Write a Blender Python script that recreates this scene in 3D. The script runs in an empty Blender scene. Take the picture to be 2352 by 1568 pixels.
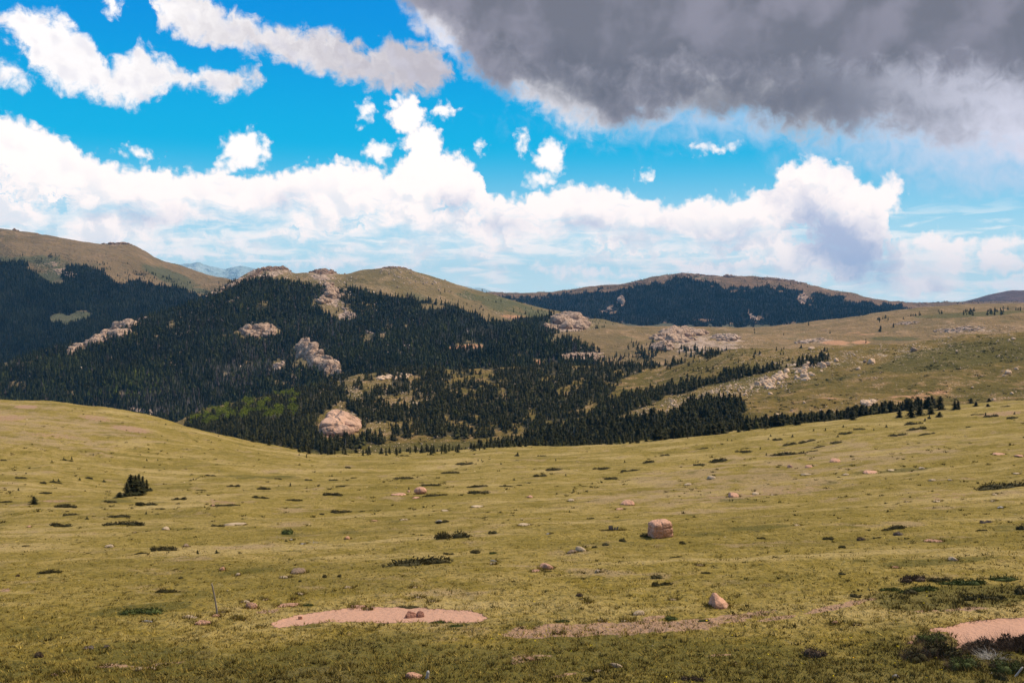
import bpy, bmesh, math, random
import numpy as np
from math import radians, sin, cos, tan, atan2, asin, degrees, hypot, pi

# ------------------------------------------------------------------ camera, sky, sun, exposure
SC = bpy.context.scene
COL = SC.collection
W0, H0, F = 2352.0, 1568.0, 2287.0           # units in which the photograph was measured
VH = 690.0                                    # horizon row
TH = math.atan((VH - H0 / 2) / F * -1)        # camera looks slightly down
CT, ST = cos(TH), sin(TH)

cam = bpy.data.cameras.new('camera')
camo = bpy.data.objects.new('camera', cam)
COL.objects.link(camo)
cam.sensor_width = 36.0
cam.lens = 36.0 * F / W0
cam.clip_start = 0.2
cam.clip_end = 200000
camo.rotation_euler = (radians(90) - TH, 0, 0)
SC.camera = camo
SC.render.resolution_x = 1024
SC.render.resolution_y = 682
SC.view_settings.view_transform = 'Standard'
SC.view_settings.look = 'None'
SC.view_settings.gamma = 1
SC.view_settings.exposure = 0.33

SUN_EL, SUN_AZ = radians(56), radians(72)     # azimuth clockwise from the view direction
sun = bpy.data.lights.new('sun', 'SUN')
sun.energy = 3.9
sun.angle = radians(0.6)
sun.color = (1.0, 0.90, 0.74)
suno = bpy.data.objects.new('sun', sun)
COL.objects.link(suno)
suno.rotation_euler = (radians(90) - SUN_EL, 0, -SUN_AZ + pi)
import mathutils
_s = mathutils.Vector((sin(SUN_AZ) * cos(SUN_EL), cos(SUN_AZ) * cos(SUN_EL), sin(SUN_EL)))
suno.rotation_euler = _s.to_track_quat('Z', 'Y').to_euler()


def ray(u, v):
    a, b = (np.asarray(u, float) - W0 / 2) / F, (H0 / 2 - np.asarray(v, float)) / F
    return a, CT + b * ST, -ST + b * CT


def project(x, y, z):
    d = y * CT - z * ST
    return W0 / 2 + F * x / d, H0 / 2 - F * (y * ST + z * CT) / d


# ------------------------------------------------------------------ tiny node language
class NT:
    def __init__(s, tree):
        s.t = tree
        s.n = tree.nodes
        s.l = tree.links
        s.dims = '3D'

    def put(s, sock, val):
        if val is None:
            return
        if isinstance(val, bpy.types.NodeSocket):
            s.l.new(val, sock)
        elif isinstance(val, (tuple, list)):
            v = list(val)
            if sock.type == 'RGBA' and len(v) == 3:
                v.append(1.0)
            sock.default_value = v
        else:
            sock.default_value = val

    def m(s, op, a, b=None, c=None, clamp=False):
        n = s.n.new('ShaderNodeMath')
        n.operation = op
        n.use_clamp = clamp
        for i, q in enumerate((a, b, c)):
            s.put(n.inputs[i], q)
        return n.outputs[0]

    def vm(s, op, a, b=None, out=0):
        n = s.n.new('ShaderNodeVectorMath')
        n.operation = op
        s.put(n.inputs[0], a)
        if b is not None:
            if op == 'SCALE':
                s.put(n.inputs['Scale'], b)
            else:
                s.put(n.inputs[1], b)
        return n.outputs[out]

    def mix(s, f, a, b, mode='MIX', clampf=True):
        n = s.n.new('ShaderNodeMix')
        n.data_type = 'RGBA'
        n.blend_type = mode
        n.clamp_factor = clampf
        s.put(n.inputs[0], f)
        s.put(n.inputs[6], a)
        s.put(n.inputs[7], b)
        return n.outputs[2]

    def ss(s, x, lo, hi, a=0.0, b=1.0):
        n = s.n.new('ShaderNodeMapRange')
        n.interpolation_type = 'SMOOTHSTEP'
        s.put(n.inputs[0], x)
        s.put(n.inputs[1], lo)
        s.put(n.inputs[2], hi)
        s.put(n.inputs[3], a)
        s.put(n.inputs[4], b)
        return n.outputs[0]

    def lin(s, x, lo, hi, a=0.0, b=1.0, clamp=True):
        n = s.n.new('ShaderNodeMapRange')
        n.clamp = clamp
        s.put(n.inputs[0], x)
        s.put(n.inputs[1], lo)
        s.put(n.inputs[2], hi)
        s.put(n.inputs[3], a)
        s.put(n.inputs[4], b)
        return n.outputs[0]

    def noise(s, vec, scale, detail=4, rough=0.5, dist=0.0, lac=2.0, col=False):
        n = s.n.new('ShaderNodeTexNoise')
        n.noise_dimensions = s.dims
        s.put(n.inputs['Vector'], vec)
        s.put(n.inputs['Scale'], scale)
        s.put(n.inputs['Detail'], detail)
        s.put(n.inputs['Roughness'], rough)
        s.put(n.inputs['Distortion'], dist)
        s.put(n.inputs['Lacunarity'], lac)
        return n.outputs[1] if col else n.outputs[0]

    def vor(s, vec, scale, feat='F1', out=0, rnd=1.0):
        n = s.n.new('ShaderNodeTexVoronoi')
        n.voronoi_dimensions = s.dims
        n.feature = feat
        s.put(n.inputs['Vector'], vec)
        s.put(n.inputs['Scale'], scale)
        s.put(n.inputs['Randomness'], rnd)
        return n.outputs[out]

    def sep(s, vec):
        n = s.n.new('ShaderNodeSeparateXYZ')
        s.put(n.inputs[0], vec)
        return n.outputs

    def comb(s, x, y, z=0.0):
        n = s.n.new('ShaderNodeCombineXYZ')
        for i, q in enumerate((x, y, z)):
            s.put(n.inputs[i], q)
        return n.outputs[0]

    def curve(s, x, pts):
        n = s.n.new('ShaderNodeFloatCurve')
        c = n.mapping.curves[0]
        n.mapping.use_clip = False
        pts = sorted(pts)
        while len(c.points) < len(pts):
            c.points.new(0.5, 0.5)
        for p, (a, b) in zip(c.points, pts):
            p.location = (a, b)
            p.handle_type = 'VECTOR'
        n.mapping.update()
        s.put(n.inputs['Value'], x)
        return n.outputs[0]


def mx(T, vals, op='MAXIMUM'):
    r = vals[0]
    for q in vals[1:]:
        r = T.m(op, r, q)
    return r


# ------------------------------------------------------------------ world: daylight sky with the clouds of the place
def azel(u, v):
    dx, dy, dz = ray(u, v)
    return degrees(atan2(dx, dy)), degrees(math.atan2(dz, hypot(dx, dy)))


def build_world():
    w = bpy.data.worlds.new('World')
    SC.world = w
    w.use_nodes = True
    t = w.node_tree
    t.nodes.clear()
    T = NT(t)
    out = t.nodes.new('ShaderNodeOutputWorld')
    bg = t.nodes.new('ShaderNodeBackground')
    bg.inputs['Strength'].default_value = 0.1
    t.links.new(bg.outputs[0], out.inputs[0])
    tc = t.nodes.new('ShaderNodeTexCoord')
    x, y, z = T.sep(tc.outputs['Generated'])
    sky = t.nodes.new('ShaderNodeTexSky')
    sky.sky_type = 'NISHITA'
    sky.sun_disc = False
    sky.sun_elevation = SUN_EL
    sky.sun_rotation = SUN_AZ
    sky.altitude = 3000
    sky.air_density = 1.0
    sky.dust_density = 0.4
    sky.ozone_density = 3.0
    AZ = T.m('MULTIPLY', T.m('ARCTAN2', x, y), 57.29578)
    R = T.m('SQRT', T.m('ADD', T.m('MULTIPLY', x, x), T.m('MULTIPLY', y, y)))
    EL = T.m('MULTIPLY', T.m('ARCTAN2', z, R), 57.29578)
    T.dims = '2D'
    P0 = T.comb(AZ, EL, 0.0)
    # ---- warped coordinates (degrees); higher frequency nearer the horizon
    n1 = T.vm('SUBTRACT', T.noise(P0, 0.33, 3, 0.55, col=True), (0.5, 0.5, 0.5))
    n2 = T.vm('SUBTRACT', T.noise(P0, 1.3, 5, 0.62, col=True), (0.5, 0.5, 0.5))
    P1 = T.vm('ADD', P0, T.vm('SCALE', n1, 1.6))
    P2 = T.vm('ADD', P1, T.vm('SCALE', n2, 1.35))
    PB = T.vm('ADD', P0, T.vm('SCALE', n2, 0.9))           # crisp, only fine warp
    ax, ay, _ = T.sep(P2)
    bx, by, _ = T.sep(PB)

    def cv(X, pts):
        q = []
        for (u, v) in pts:
            a, e = azel(u, v)
            q.append(((a + 36) / 72.0, (e + 5) / 45.0))
        r = T.curve(T.m('DIVIDE', T.m('ADD', X, 36.0), 72.0), q)
        return T.m('SUBTRACT', T.m('MULTIPLY', r, 45.0), 5.0)

    def band(X, Y, top, bot):
        return T.m('MINIMUM', T.m('SUBTRACT', cv(X, top), Y), T.m('SUBTRACT', Y, cv(X, bot)))

    def blob(P, u, v, ru, rv, rot=0.0):
        a, e = azel(u, v)
        du, dv = ru / F * 57.3, rv / F * 57.3
        q = T.vm('SUBTRACT', P, (a, e, 0))
        if rot:
            n = t.nodes.new('ShaderNodeVectorRotate')
            n.rotation_type = 'Z_AXIS'
            T.put(n.inputs['Vector'], q)
            n.inputs['Angle'].default_value = radians(rot)
            q = n.outputs[0]
        q = T.vm('MULTIPLY', q, (1 / du, 1 / dv, 0))
        l = T.vm('LENGTH', q, out=1)
        return T.m('MULTIPLY', T.m('SUBTRACT', 1.0, l), min(du, dv))

    fb = T.noise(P0, 0.9, 7, 0.6, 0.3)
    fbs = T.m('SUBTRACT', fb, 0.5)
    puff = T.m('SUBTRACT', 0.55, T.vor(T.vm('ADD', P0, T.vm('SCALE', n2, 0.5)), 1.1, 'SMOOTH_F1'))
    puff2 = T.m('SUBTRACT', 0.5, T.vor(T.vm('ADD', P0, T.vm('SCALE', n2, 0.3)), 2.9, 'SMOOTH_F1'))

    # --- A: the white cumulus bank
    topA = [(-400, 250), (0, 266), (60, 278), (130, 312), (200, 350), (260, 380), (400, 398), (500, 394), (600, 404),
            (700, 385), (760, 370), (850, 376), (885, 405), (915, 372), (955, 330), (1000, 335), (1060, 362),
            (1108, 395), (1112, 448), (1180, 458), (1240, 438), (1330, 422), (1480, 452), (1530, 476),
            (1600, 456), (1700, 450), (1775, 420), (1805, 380), (1880, 360), (1950, 385), (2040, 430), (2046, 560)]
    botA = [(-400, 510), (0, 525), (250, 545), (500, 505), (740, 510), (800, 540), (1000, 565), (1200, 565), (1350, 575),
            (1450, 570), (1600, 580), (1700, 600), (1800, 640), (1880, 650), (2060, 650), (2200, 660), (2500, 600)]
    sA = T.m('SUBTRACT', cv(bx, topA), by)
    sAb = T.m('SUBTRACT', ay, cv(ax, botA))
    tow = mx(T, [blob(PB, 935, 268, 40, 42), blob(PB, 975, 325, 52, 42), blob(PB, 2120, 620, 95, 62),
                 blob(PB, 2140, 568, 80, 26), blob(PB, 2305, 565, 46, 18), blob(PB, 2290, 600, 52, 24), blob(PB, 2040, 450, 30, 40)])
    sA = T.m('MAXIMUM', T.m('MINIMUM', sA, T.m('MULTIPLY', T.m('SUBTRACT', azel(2050, 500)[0], bx), 1.0)), tow)
    eA = T.m('ADD', sA, T.m('ADD', T.m('MULTIPLY', puff, 0.55), T.m('MULTIPLY', puff2, 0.35)))
    eA = T.m('ADD', eA, T.m('MULTIPLY', fbs, 1.1))
    dA = T.ss(eA, -0.10, 0.50)
    lf = T.noise(T.vm('MULTIPLY', P1, (0.55, 1.7, 1)), 0.42, 5, 0.6)
    gA = T.ss(T.m('ADD', sAb, T.m('MULTIPLY', T.m('SUBTRACT', lf, 0.5), 9.0)), -2.4, 1.6)
    # openings between the billows, lower half of the bank
    hol = T.m('MULTIPLY', T.ss(T.m('ADD', T.noise(T.vm('MULTIPLY', P2, (0.6, 1.3, 1)), 0.5, 5, 0.6), 0.0), 0.56, 0.70), T.m('MULTIPLY', T.ss(sA, 1.6, 3.2), 0.75))
    gA = T.m('MULTIPLY', gA, T.m('SUBTRACT', 1.0, hol))
    dA = T.m('MULTIPLY', dA, gA)
    # streaks and little flat clouds near the horizon
    sp = T.vm('MULTIPLY', P0, (0.35, 2.2, 1))
    st = T.noise(sp, 0.9, 6, 0.55, 0.4)
    dS = T.m('MULTIPLY', T.ss(st, 0.47, 0.68), T.ss(EL, 6.0, 2.8))
    # --- small puffs
    pf = [(565, 345, 50, 42), (545, 375, 30, 18), (1262, 365, 34, 42), (1245, 410, 30, 24), (868, 350, 28, 22), (838, 255, 17, 22), (1020, 253, 18, 16),
          (1105, 338, 13, 13), (1640, 342, 34, 10), (1198, 322, 12, 20), (262, 10, 18, 18), (318, 355, 26, 10), (1480, 408, 14, 7), (905, 240, 8, 8),
          (1300, 618, 34, 8), (1372, 624, 42, 11), (1228, 613, 18, 5), (500, 583, 26, 7), (555, 557, 18, 9), (515, 543, 22, 8),
          (420, 585, 40, 14), (560, 595, 26, 10), (745, 603, 55, 13), (350, 570, 30, 10), (2330, 655, 40, 14), (1440, 632, 26, 8)]
    sP = mx(T, [blob(PB, *p) for p in pf])
    eP = T.m('ADD', T.m('ADD', sP, T.m('MULTIPLY', puff2, 0.42)), T.m('MULTIPLY', fbs, 1.3))
    dP = T.ss(eP, -0.16, 0.42)
    # --- C, D: broken mid-height clouds
    bands = [([(330, -60), (345, 10), (430, -40), (520, 25), (640, 62), (760, 68), (850, 112), (900, 95), (1000, 105), (1048, 160), (1060, 260)],
              [(330, -55), (360, 50), (420, 95), (520, 105), (600, 122), (690, 152), (820, 190), (900, 202), (1000, 216), (1048, 175), (1060, 150)]),
             ([(-10, 60), (25, 28), (60, 18), (150, 45), (205, 85), (250, 150), (320, 110), (385, 135), (440, 175), (470, 145), (510, 165), (600, 160), (620, 240)],
              [(-10, 50), (40, 90), (70, 150), (110, 190), (200, 212), (300, 244), (380, 210), (440, 192), (470, 205), (530, 228), (565, 200), (600, 178), (620, 150)])]
    sC = mx(T, [band(bx, by, *b) for b in bands])
    sC = T.m('MAXIMUM', sC, T.m('MAXIMUM', blob(PB, 15, 170, 30, 20), blob(PB, 10, 45, 30, 12)))
    eC = T.m('ADD', T.m('MINIMUM', sC, 1.0), T.m('ADD', T.m('MULTIPLY', fbs, 2.0), T.m('MULTIPLY', puff, 0.35)))
    dC = T.ss(eC, -0.28, 0.55)
    # --- B: the dark deck, upper right
    botB = [(700, -200), (850, -70), (905, 0), (945, 55), (985, 92), (1045, 118), (1090, 165), (1150, 205), (1250, 258), (1330, 298), (1400, 308),
            (1470, 288), (1560, 270), (1640, 262), (1760, 285), (1840, 312), (1920, 318), (2010, 316), (2100, 322), (2150, 338), (2250, 345), (2352, 362), (2700, 380)]
    sB = T.m('SUBTRACT', ay, cv(ax, botB))
    eB = T.m('ADD', sB, T.m('MULTIPLY', fbs, 1.7))
    dB = T.ss(eB, -0.6, 0.9)
    # elsewhere: broken cloud all round
    oth = T.m('MAXIMUM', T.ss(T.m('ABSOLUTE', AZ), 33.0, 38.0), T.ss(EL, 22.0, 30.0))
    dO = T.m('MULTIPLY', oth, T.ss(T.noise(P0, 0.06, 4, 0.55), 0.45, 0.6))

    # ---- colours (background strength is 0.1)
    big = T.noise(P1, 0.20, 3, 0.5)
    smo = T.noise(P1, 0.42, 3, 0.5)
    med = T.noise(P2, 0.75, 6, 0.6)
    # relief: the same billows sampled a little towards the sun
    o = (-0.35, -0.5, 0)
    puffo = T.vor(T.vm('ADD', T.vm('ADD', P0, o), T.vm('SCALE', n2, 0.5)), 1.1, 'SMOOTH_F1')
    rel = T.m('SUBTRACT', puffo, T.vor(T.vm('ADD', P0, T.vm('SCALE', n2, 0.5)), 1.1, 'SMOOTH_F1'))
    # blue of the clear sky
    hs = T.ss(EL, 0.0, 17.0)
    tint = T.mix(T.ss(EL, 7.0, 17.0), (0.0, 3.9, 6.6), (0.0, 2.35, 6.2))
    tint = T.mix(T.ss(EL, 0.0, 9.0), (6.2, 8.0, 8.2), tint)
    clear = T.mix(0.985, sky.outputs[0], tint)
    # bank shadows
    shb = mx(T, [blob(P1, 1930, 560, 200, 85, 38), blob(P1, 1050, 462, 62, 34, 10), blob(P1, 1350, 520, 110, 34), blob(P1, 1500, 545, 120, 30), blob(P1, 1150, 520, 90, 26), blob(P1, 330, 500, 120, 30),
                 blob(P1, 640, 470, 60, 30), blob(P1, 575, 380, 26, 14), blob(P1, 2160, 655, 60, 22), blob(P1, 1680, 545, 130, 34)])
    shA = T.ss(T.m('ADD', shb, T.m('MULTIPLY', T.m('SUBTRACT', med, 0.5), 1.6)), -0.35, 1.7)
    shA2 = T.m('MULTIPLY', T.ss(med, 0.5, 0.74), T.ss(T.m('SUBTRACT', cv(ax, topA), ay), 1.6, 4.5))
    shA2 = T.m('MULTIPLY', shA2, 0.75)
    shA3 = T.m('MULTIPLY', T.ss(T.m('ADD', T.m('MULTIPLY', rel, 0.35), T.m('SUBTRACT', T.noise(T.vm('ADD', P2, (0.0, 0.3, 0)), 0.34, 6, 0.6), 0.5)), -0.02, 0.20), T.ss(sA, 0.5, 2.4, 0.1, 0.8))
    cA = T.mix(shA2, (10.0, 8.9, 8.4), (5.8, 6.5, 7.1))
    cA = T.mix(shA3, cA, (7.2, 7.3, 7.6))
    cA = T.mix(shA, cA, (4.2, 4.6, 6.0))
    cP = T.mix(T.ss(T.m('ADD', sP, T.m('MULTIPLY', fbs, 1.4)), 0.15, 1.1), (9.0, 8.6, 8.4), (10.5, 9.4, 8.8))
    cC = T.mix(T.ss(T.m('ADD', T.m('MULTIPLY', AZ, 0.045), T.m('ADD', T.m('MULTIPLY', eC, 0.10), T.m('MULTIPLY', T.m('SUBTRACT', med, 0.5), 0.8))), -1.05, 0.0),
               (8.8, 8.4, 8.3), (4.4, 4.1, 4.5))
    cC = T.mix(T.m('MULTIPLY', T.ss(rel, 0.0, 0.5), 0.35), cC, (5.4, 5.3, 6.2))
    # deck: thin margins are bright, belly is dark
    e2 = T.m('ADD', eB, T.m('MULTIPLY', T.m('SUBTRACT', big, 0.5), 5.0))
    cB = T.mix(T.ss(e2, 0.1, 1.7), (7.4, 7.2, 7.6), (3.4, 3.3, 3.8))
    cB = T.mix(T.ss(e2, 1.2, 3.3), cB, (1.50, 1.52, 1.85))
    lightc = T.m('MULTIPLY', T.ss(T.m('ADD', smo, T.m('MULTIPLY', T.m('SUBTRACT', big, 0.5), 1.0)), 0.30, 0.82),
                 T.ss(EL, 9.0, 16.0, 0.15, 0.85))
    cB = T.mix(lightc, cB, (2.5, 2.42, 2.95))
    rb = T.ss(T.m('ADD', T.m('ADD', blob(P1, 2260, 290, 330, 100, 14), 0.0), T.m('MULTIPLY', fbs, 2.4)), -1.0, 1.6)
    cB = T.mix(T.m('MULTIPLY', rb, 0.95), cB, (6.2, 6.2, 7.2))
    belly = T.ss(T.m('ADD', mx(T, [blob(P1, 1780, 235, 420, 80, 8), blob(P1, 1330, 200, 190, 60, 20)]),
                     T.m('MULTIPLY', fbs, 1.4)), -1.0, 1.5)
    cB = T.mix(T.m('MULTIPLY', belly, 0.8), cB, (1.05, 1.10, 1.40))

    c = T.mix(T.m('MULTIPLY', dS, 0.7), clear, (10.0, 9.2, 8.6))
    c = T.mix(dA, c, cA)
    c = T.mix(dP, c, cP)
    c = T.mix(dC, c, cC)
    # a pale veil under and right of the deck
    veil = T.m('MULTIPLY', T.ss(T.m('ADD', mx(T, [blob(P1, 2180, 330, 330, 80, 10), blob(P1, 1720, 275, 260, 40)]), T.m('MULTIPLY', fbs, 2.5)), -1.2, 1.6), 0.72)
    c = T.mix(veil, c, (5.6, 6.0, 7.2))
    c = T.mix(dB, c, cB)
    c = T.mix(dO, c, (4.2, 4.2, 4.7))
    T.put(bg.inputs['Color'], c)


build_world()
w_ = SC.world
w_.cycles.sampling_method = 'MANUAL'
w_.cycles.sample_map_resolution = 512

# ------------------------------------------------------------------ numpy helpers
def _h(ix, iy, iz, seed):
    n = (ix * 374761393 + iy * 668265263 + iz * 2147483647 * 3 + seed * 974711) & 0xffffffff
    n = ((n ^ (n >> 13)) * 1274126177) & 0xffffffff
    return ((n ^ (n >> 16)) & 0xffff) / 65535.0 * 2 - 1


def vnoise(x, y, z=0.0, seed=0):
    x, y, z = np.broadcast_arrays(np.asarray(x, float), np.asarray(y, float), np.asarray(z, float))
    ix, iy, iz = np.floor(x).astype(np.int64), np.floor(y).astype(np.int64), np.floor(z).astype(np.int64)
    fx, fy, fz = x - ix, y - iy, z - iz
    fx, fy, fz = [f * f * f * (f * (f * 6 - 15) + 10) for f in (fx, fy, fz)]
    r = 0
    for a in (0, 1):
        wa = fx if a else 1 - fx
        for b in (0, 1):
            wb = fy if b else 1 - fy
            for c in (0, 1):
                wc = fz if c else 1 - fz
                r = r + wa * wb * wc * _h(ix + a, iy + b, iz + c, seed)
    return r


def vnoise2(x, y, seed=0):
    ix, iy = np.floor(x).astype(np.int64), np.floor(y).astype(np.int64)
    fx, fy = x - ix, y - iy
    fx, fy = [f * f * f * (f * (f * 6 - 15) + 10) for f in (fx, fy)]
    r = 0
    for a in (0, 1):
        for b in (0, 1):
            r = r + (fx if a else 1 - fx) * (fy if b else 1 - fy) * _h(ix + a, iy + b, ix * 0, seed)
    return r


def fbm2(x, y, oct=5, seed=0, gain=0.5):
    r, a, s = 0, 1.0, 0
    x, y = np.asarray(x, float), np.asarray(y, float)
    for k in range(oct):
        r = r + a * vnoise2(x * 2 ** k + 17.3 * k, y * 2 ** k - 9.1 * k, seed + k)
        s += a
        a *= gain
    return r / s


def fbm3(x, y, z, oct=4, seed=0, gain=0.5):
    r, a, s = 0, 1.0, 0
    for k in range(oct):
        r = r + a * vnoise(x * 2 ** k, y * 2 ** k, z * 2 ** k, seed + k)
        s += a
        a *= gain
    return r / s


def pchip_slopes(X, Y):                          # along axis 0
    h = np.diff(X, axis=0)
    d = np.diff(Y, axis=0) / h
    m = np.zeros_like(Y)
    a, b = d[:-1], d[1:]
    w1, w2 = 2 * h[1:] + h[:-1], h[1:] + 2 * h[:-1]
    with np.errstate(divide='ignore', invalid='ignore'):
        mm = (w1 + w2) / (w1 / a + w2 / b)
    m[1:-1] = np.where(a * b > 0, mm, 0)
    m[0], m[-1] = d[0], d[-1]
    return m


def hermite(X0, X1, Y0, Y1, M0, M1, x):
    h = X1 - X0
    t = (x - X0) / h
    return ((1 + 2 * t) * (1 - t) ** 2) * Y0 + t * (1 - t) ** 2 * h * M0 + t * t * (3 - 2 * t) * Y1 + t * t * (t - 1) * h * M1


def pinterp(x, xs, ys):
    xs, ys = np.asarray(xs, float), np.asarray(ys, float)
    m = pchip_slopes(xs[:, None], ys[:, None])[:, 0] if len(xs) > 2 else np.full(len(xs), (ys[-1] - ys[0]) / (xs[-1] - xs[0]))
    xc = np.clip(x, xs[0], xs[-1])
    i = np.clip(np.searchsorted(xs, xc, side='right') - 1, 0, len(xs) - 2)
    return hermite(xs[i], xs[i + 1], ys[i], ys[i + 1], m[i], m[i + 1], xc)


def mesh_obj(name, verts, faces, mat=None, parent=None, smooth=True, attrs=None, colattr=None, loc=None):
    verts = np.asarray(verts, np.float32)
    faces = np.asarray(faces, np.int32)
    me = bpy.data.meshes.new(name)
    k = faces.shape[1]
    me.vertices.add(len(verts))
    me.vertices.foreach_set('co', verts.ravel())
    me.loops.add(faces.size)
    me.loops.foreach_set('vertex_index', faces.ravel())
    me.polygons.add(len(faces))
    me.polygons.foreach_set('loop_start', np.arange(0, faces.size, k, dtype=np.int32))
    me.polygons.foreach_set('loop_total', np.full(len(faces), k, np.int32))
    if smooth:
        me.polygons.foreach_set('use_smooth', np.ones(len(faces), bool))
    for an, av in (attrs or {}).items():
        at = me.attributes.new(an, 'FLOAT', 'POINT')
        at.data.foreach_set('value', np.asarray(av, np.float32).ravel())
    if colattr is not None:
        at = me.attributes.new('tone', 'FLOAT_COLOR', 'POINT')
        at.data.foreach_set('color', np.asarray(colattr, np.float32).ravel())
    me.update(calc_edges=True)
    me.validate()
    if mat is not None:
        me.materials.append(mat)
    o = bpy.data.objects.new(name, me)
    COL.objects.link(o)
    if parent is not None:
        o.parent = parent
    if loc is not None:
        o.location = loc
    return o


def tag(o, label=None, cat=None, group=None, kind=None):
    if label:
        o['label'] = label
    if cat:
        o['category'] = cat
    if group:
        o['group'] = group
    if kind:
        o['kind'] = kind
    return o


def inpoly(u, v, poly):
    u, v = np.asarray(u, float), np.asarray(v, float)
    ins = np.zeros(np.broadcast(u, v).shape, bool)
    n = len(poly)
    for i in range(n):
        x1, y1 = poly[i]
        x2, y2 = poly[(i + 1) % n]
        if y1 == y2:
            continue
        c = ((y1 > v) != (y2 > v)) & (u < (x2 - x1) * (v - y1) / (y2 - y1) + x1)
        ins ^= c
    return ins


def ell(u, v, cu, cv, ru, rv, rot=0.0):
    """1 at the centre, 0 on the outline, negative outside; rot in degrees (up to the right is positive)"""
    c, s = cos(radians(rot)), sin(radians(rot))
    x, y = u - cu, v - cv
    return 1 - np.hypot((x * c - y * s) / ru, (x * s + y * c) / rv)


# ------------------------------------------------------------------ terrain: lofted sheets measured in metres
class Sheet:
    """curves: list of dict(pts=[(u, v, Y), ...]) from near to far. Rows between curves: nsub."""

    def __init__(s, umin, umax, ncol, curves, nsub, disp=None):
        s.a0, s.a1, s.nc = (umin - W0 / 2) / F, (umax - W0 / 2) / F, ncol
        A = np.linspace(s.a0, s.a1, ncol)
        s.A = A
        Yk, Zk = [], []
        for c in curves:
            if c[0] == 'off':                     # ('off', base index, dY, dz)
                Yk.append(Yk[c[1]] + c[2])
                Zk.append(Zk[c[1]] + c[3])
                continue
            if c[0] == 'z':                       # ('z', Y, z)
                Yk.append(np.full(ncol, float(c[1])))
                Zk.append(np.full(ncol, float(c[2])))
                continue
            pts = c
            aa, yy, zz = [], [], []
            for (u, v, Y) in pts:
                dx, dy, dz = ray(u, v)
                aa.append(dx / dy)
                yy.append(Y)
                zz.append(dz / dy * Y)
            q = np.argsort(aa)
            aa, yy, zz = np.array(aa)[q], np.array(yy)[q], np.array(zz)[q]
            Yk.append(pinterp(A, aa, yy))
            Zk.append(pinterp(A, aa, zz / yy) * Yk[-1])
        Yk, Zk = np.array(Yk), np.array(Zk)
        M = pchip_slopes(Yk, Zk)
        rows_y, rows_z, rk = [], [], []
        for k in range(len(Yk) - 1):
            n = nsub[k]
            for j in range(n + (1 if k == len(Yk) - 2 else 0)):
                t = j / n
                y = Yk[k] * (1 - t) + Yk[k + 1] * t if Yk[k].min() > 100 else Yk[k] ** (1 - t) * Yk[k + 1] ** t
                rows_y.append(y)
                rows_z.append(hermite(Yk[k], Yk[k + 1], Zk[k], Zk[k + 1], M[k], M[k + 1], y))
                rk.append(k + t)
        s.Y, s.Z, s.K = np.array(rows_y), np.array(rows_z), np.array(rk)[:, None]
        s.X = s.Y * A[None, :]
        if disp is not None:
            s.Z = s.Z + disp(s)
        s.U, s.V = project(s.X, s.Y, s.Z)

    def vmin_rows(s):
        return np.minimum.accumulate(s.V, axis=0)

    def build(s, name, mat, attrs=None):
        nr, nc = s.X.shape
        v = np.stack([s.X, s.Y, s.Z], -1).reshape(-1, 3)
        i = np.arange(nr - 1)[:, None] * nc + np.arange(nc - 1)[None, :]
        f = np.stack([i, i + 1, i + nc + 1, i + nc], -1).reshape(-1, 4)
        o = mesh_obj(name, v, f, mat, attrs=attrs)
        tag(o, kind='structure')
        s.obj = o
        return o

    def _col(s, a):
        c = (a - s.a0) / (s.a1 - s.a0) * (s.nc - 1)
        c = min(max(c, 0), s.nc - 1.001)
        i = int(c)
        return i, c - i

    def colprof(s, a):
        i, f = s._col(a)
        return (s.Y[:, i] * (1 - f) + s.Y[:, i + 1] * f, s.Z[:, i] * (1 - f) + s.Z[:, i + 1] * f)

    def locate(s, u, v, r0=0):
        """first point of the sheet, from near to far, seen at image (u, v)"""
        dx, dy, dz = ray(u, v)
        a, e = dx / dy, dz / dy
        y, z = s.colprof(a)
        el = z / y
        k = np.nonzero(el[r0:] >= e)[0]
        if len(k) == 0:
            j = int(np.argmax(el))
            return (a * y[j], y[j], z[j])
        j = k[0] + r0
        if j == 0:
            return (a * y[0], y[0], z[0])
        t = (e - el[j - 1]) / max(1e-9, el[j] - el[j - 1])
        yy = y[j - 1] + (y[j] - y[j - 1]) * t
        zz = z[j - 1] + (z[j] - z[j - 1]) * t
        return (a * yy, yy, zz)

    def height(s, x, y):
        yy, zz = s.colprof(x / y)
        return float(np.interp(y, yy, zz))

    def mesh_normal_slope(s):
        return None


D = {}
# --- 1 the meadow
crest = [(-700, 912, 430), (-300, 915, 430), (0, 925, 425), (110, 929, 425), (200, 938, 420), (300, 952, 412), (400, 976, 404), (500, 1002, 396), (580, 1022, 390),
         (660, 1036, 382), (740, 1047, 375), (850, 1048, 370), (1000, 1043, 372), (1150, 1035, 376), (1300, 1030, 382), (1450, 1021, 392), (1600, 1006, 404),
         (1750, 988, 420), (1900, 968, 436), (2050, 947, 452), (2150, 938, 462), (2250, 928, 470), (2352, 918, 480), (2800, 880, 510)]


def disp1(s):
    x, y = s.X, s.Y
    w = np.clip((y - 8) / 40, 0, 1)
    r = fbm2(x / 26, y / 17, 5, 3) * 0.95 * w * np.clip(y / 120, 0.25, 1.3)
    r += fbm2(x / 90 + 3, y / 48, 3, 11) * 1.5 * np.clip((y - 60) / 120, 0, 1)
    r += fbm2(x / 3.2, y / 2.2, 4, 21) * 0.17 * w
    r += fbm2(x / 0.55, y / 0.55, 3, 31) * 0.05 * np.clip(1.6 - y / 90, 0, 1)
    # gravel hollows are level and a little lower
    r *= 1 - 0.8 * gravel_mask(s)
    return r - 0.10 * np.clip(gravel_mask(s) * 1.5, 0, 1)


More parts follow.
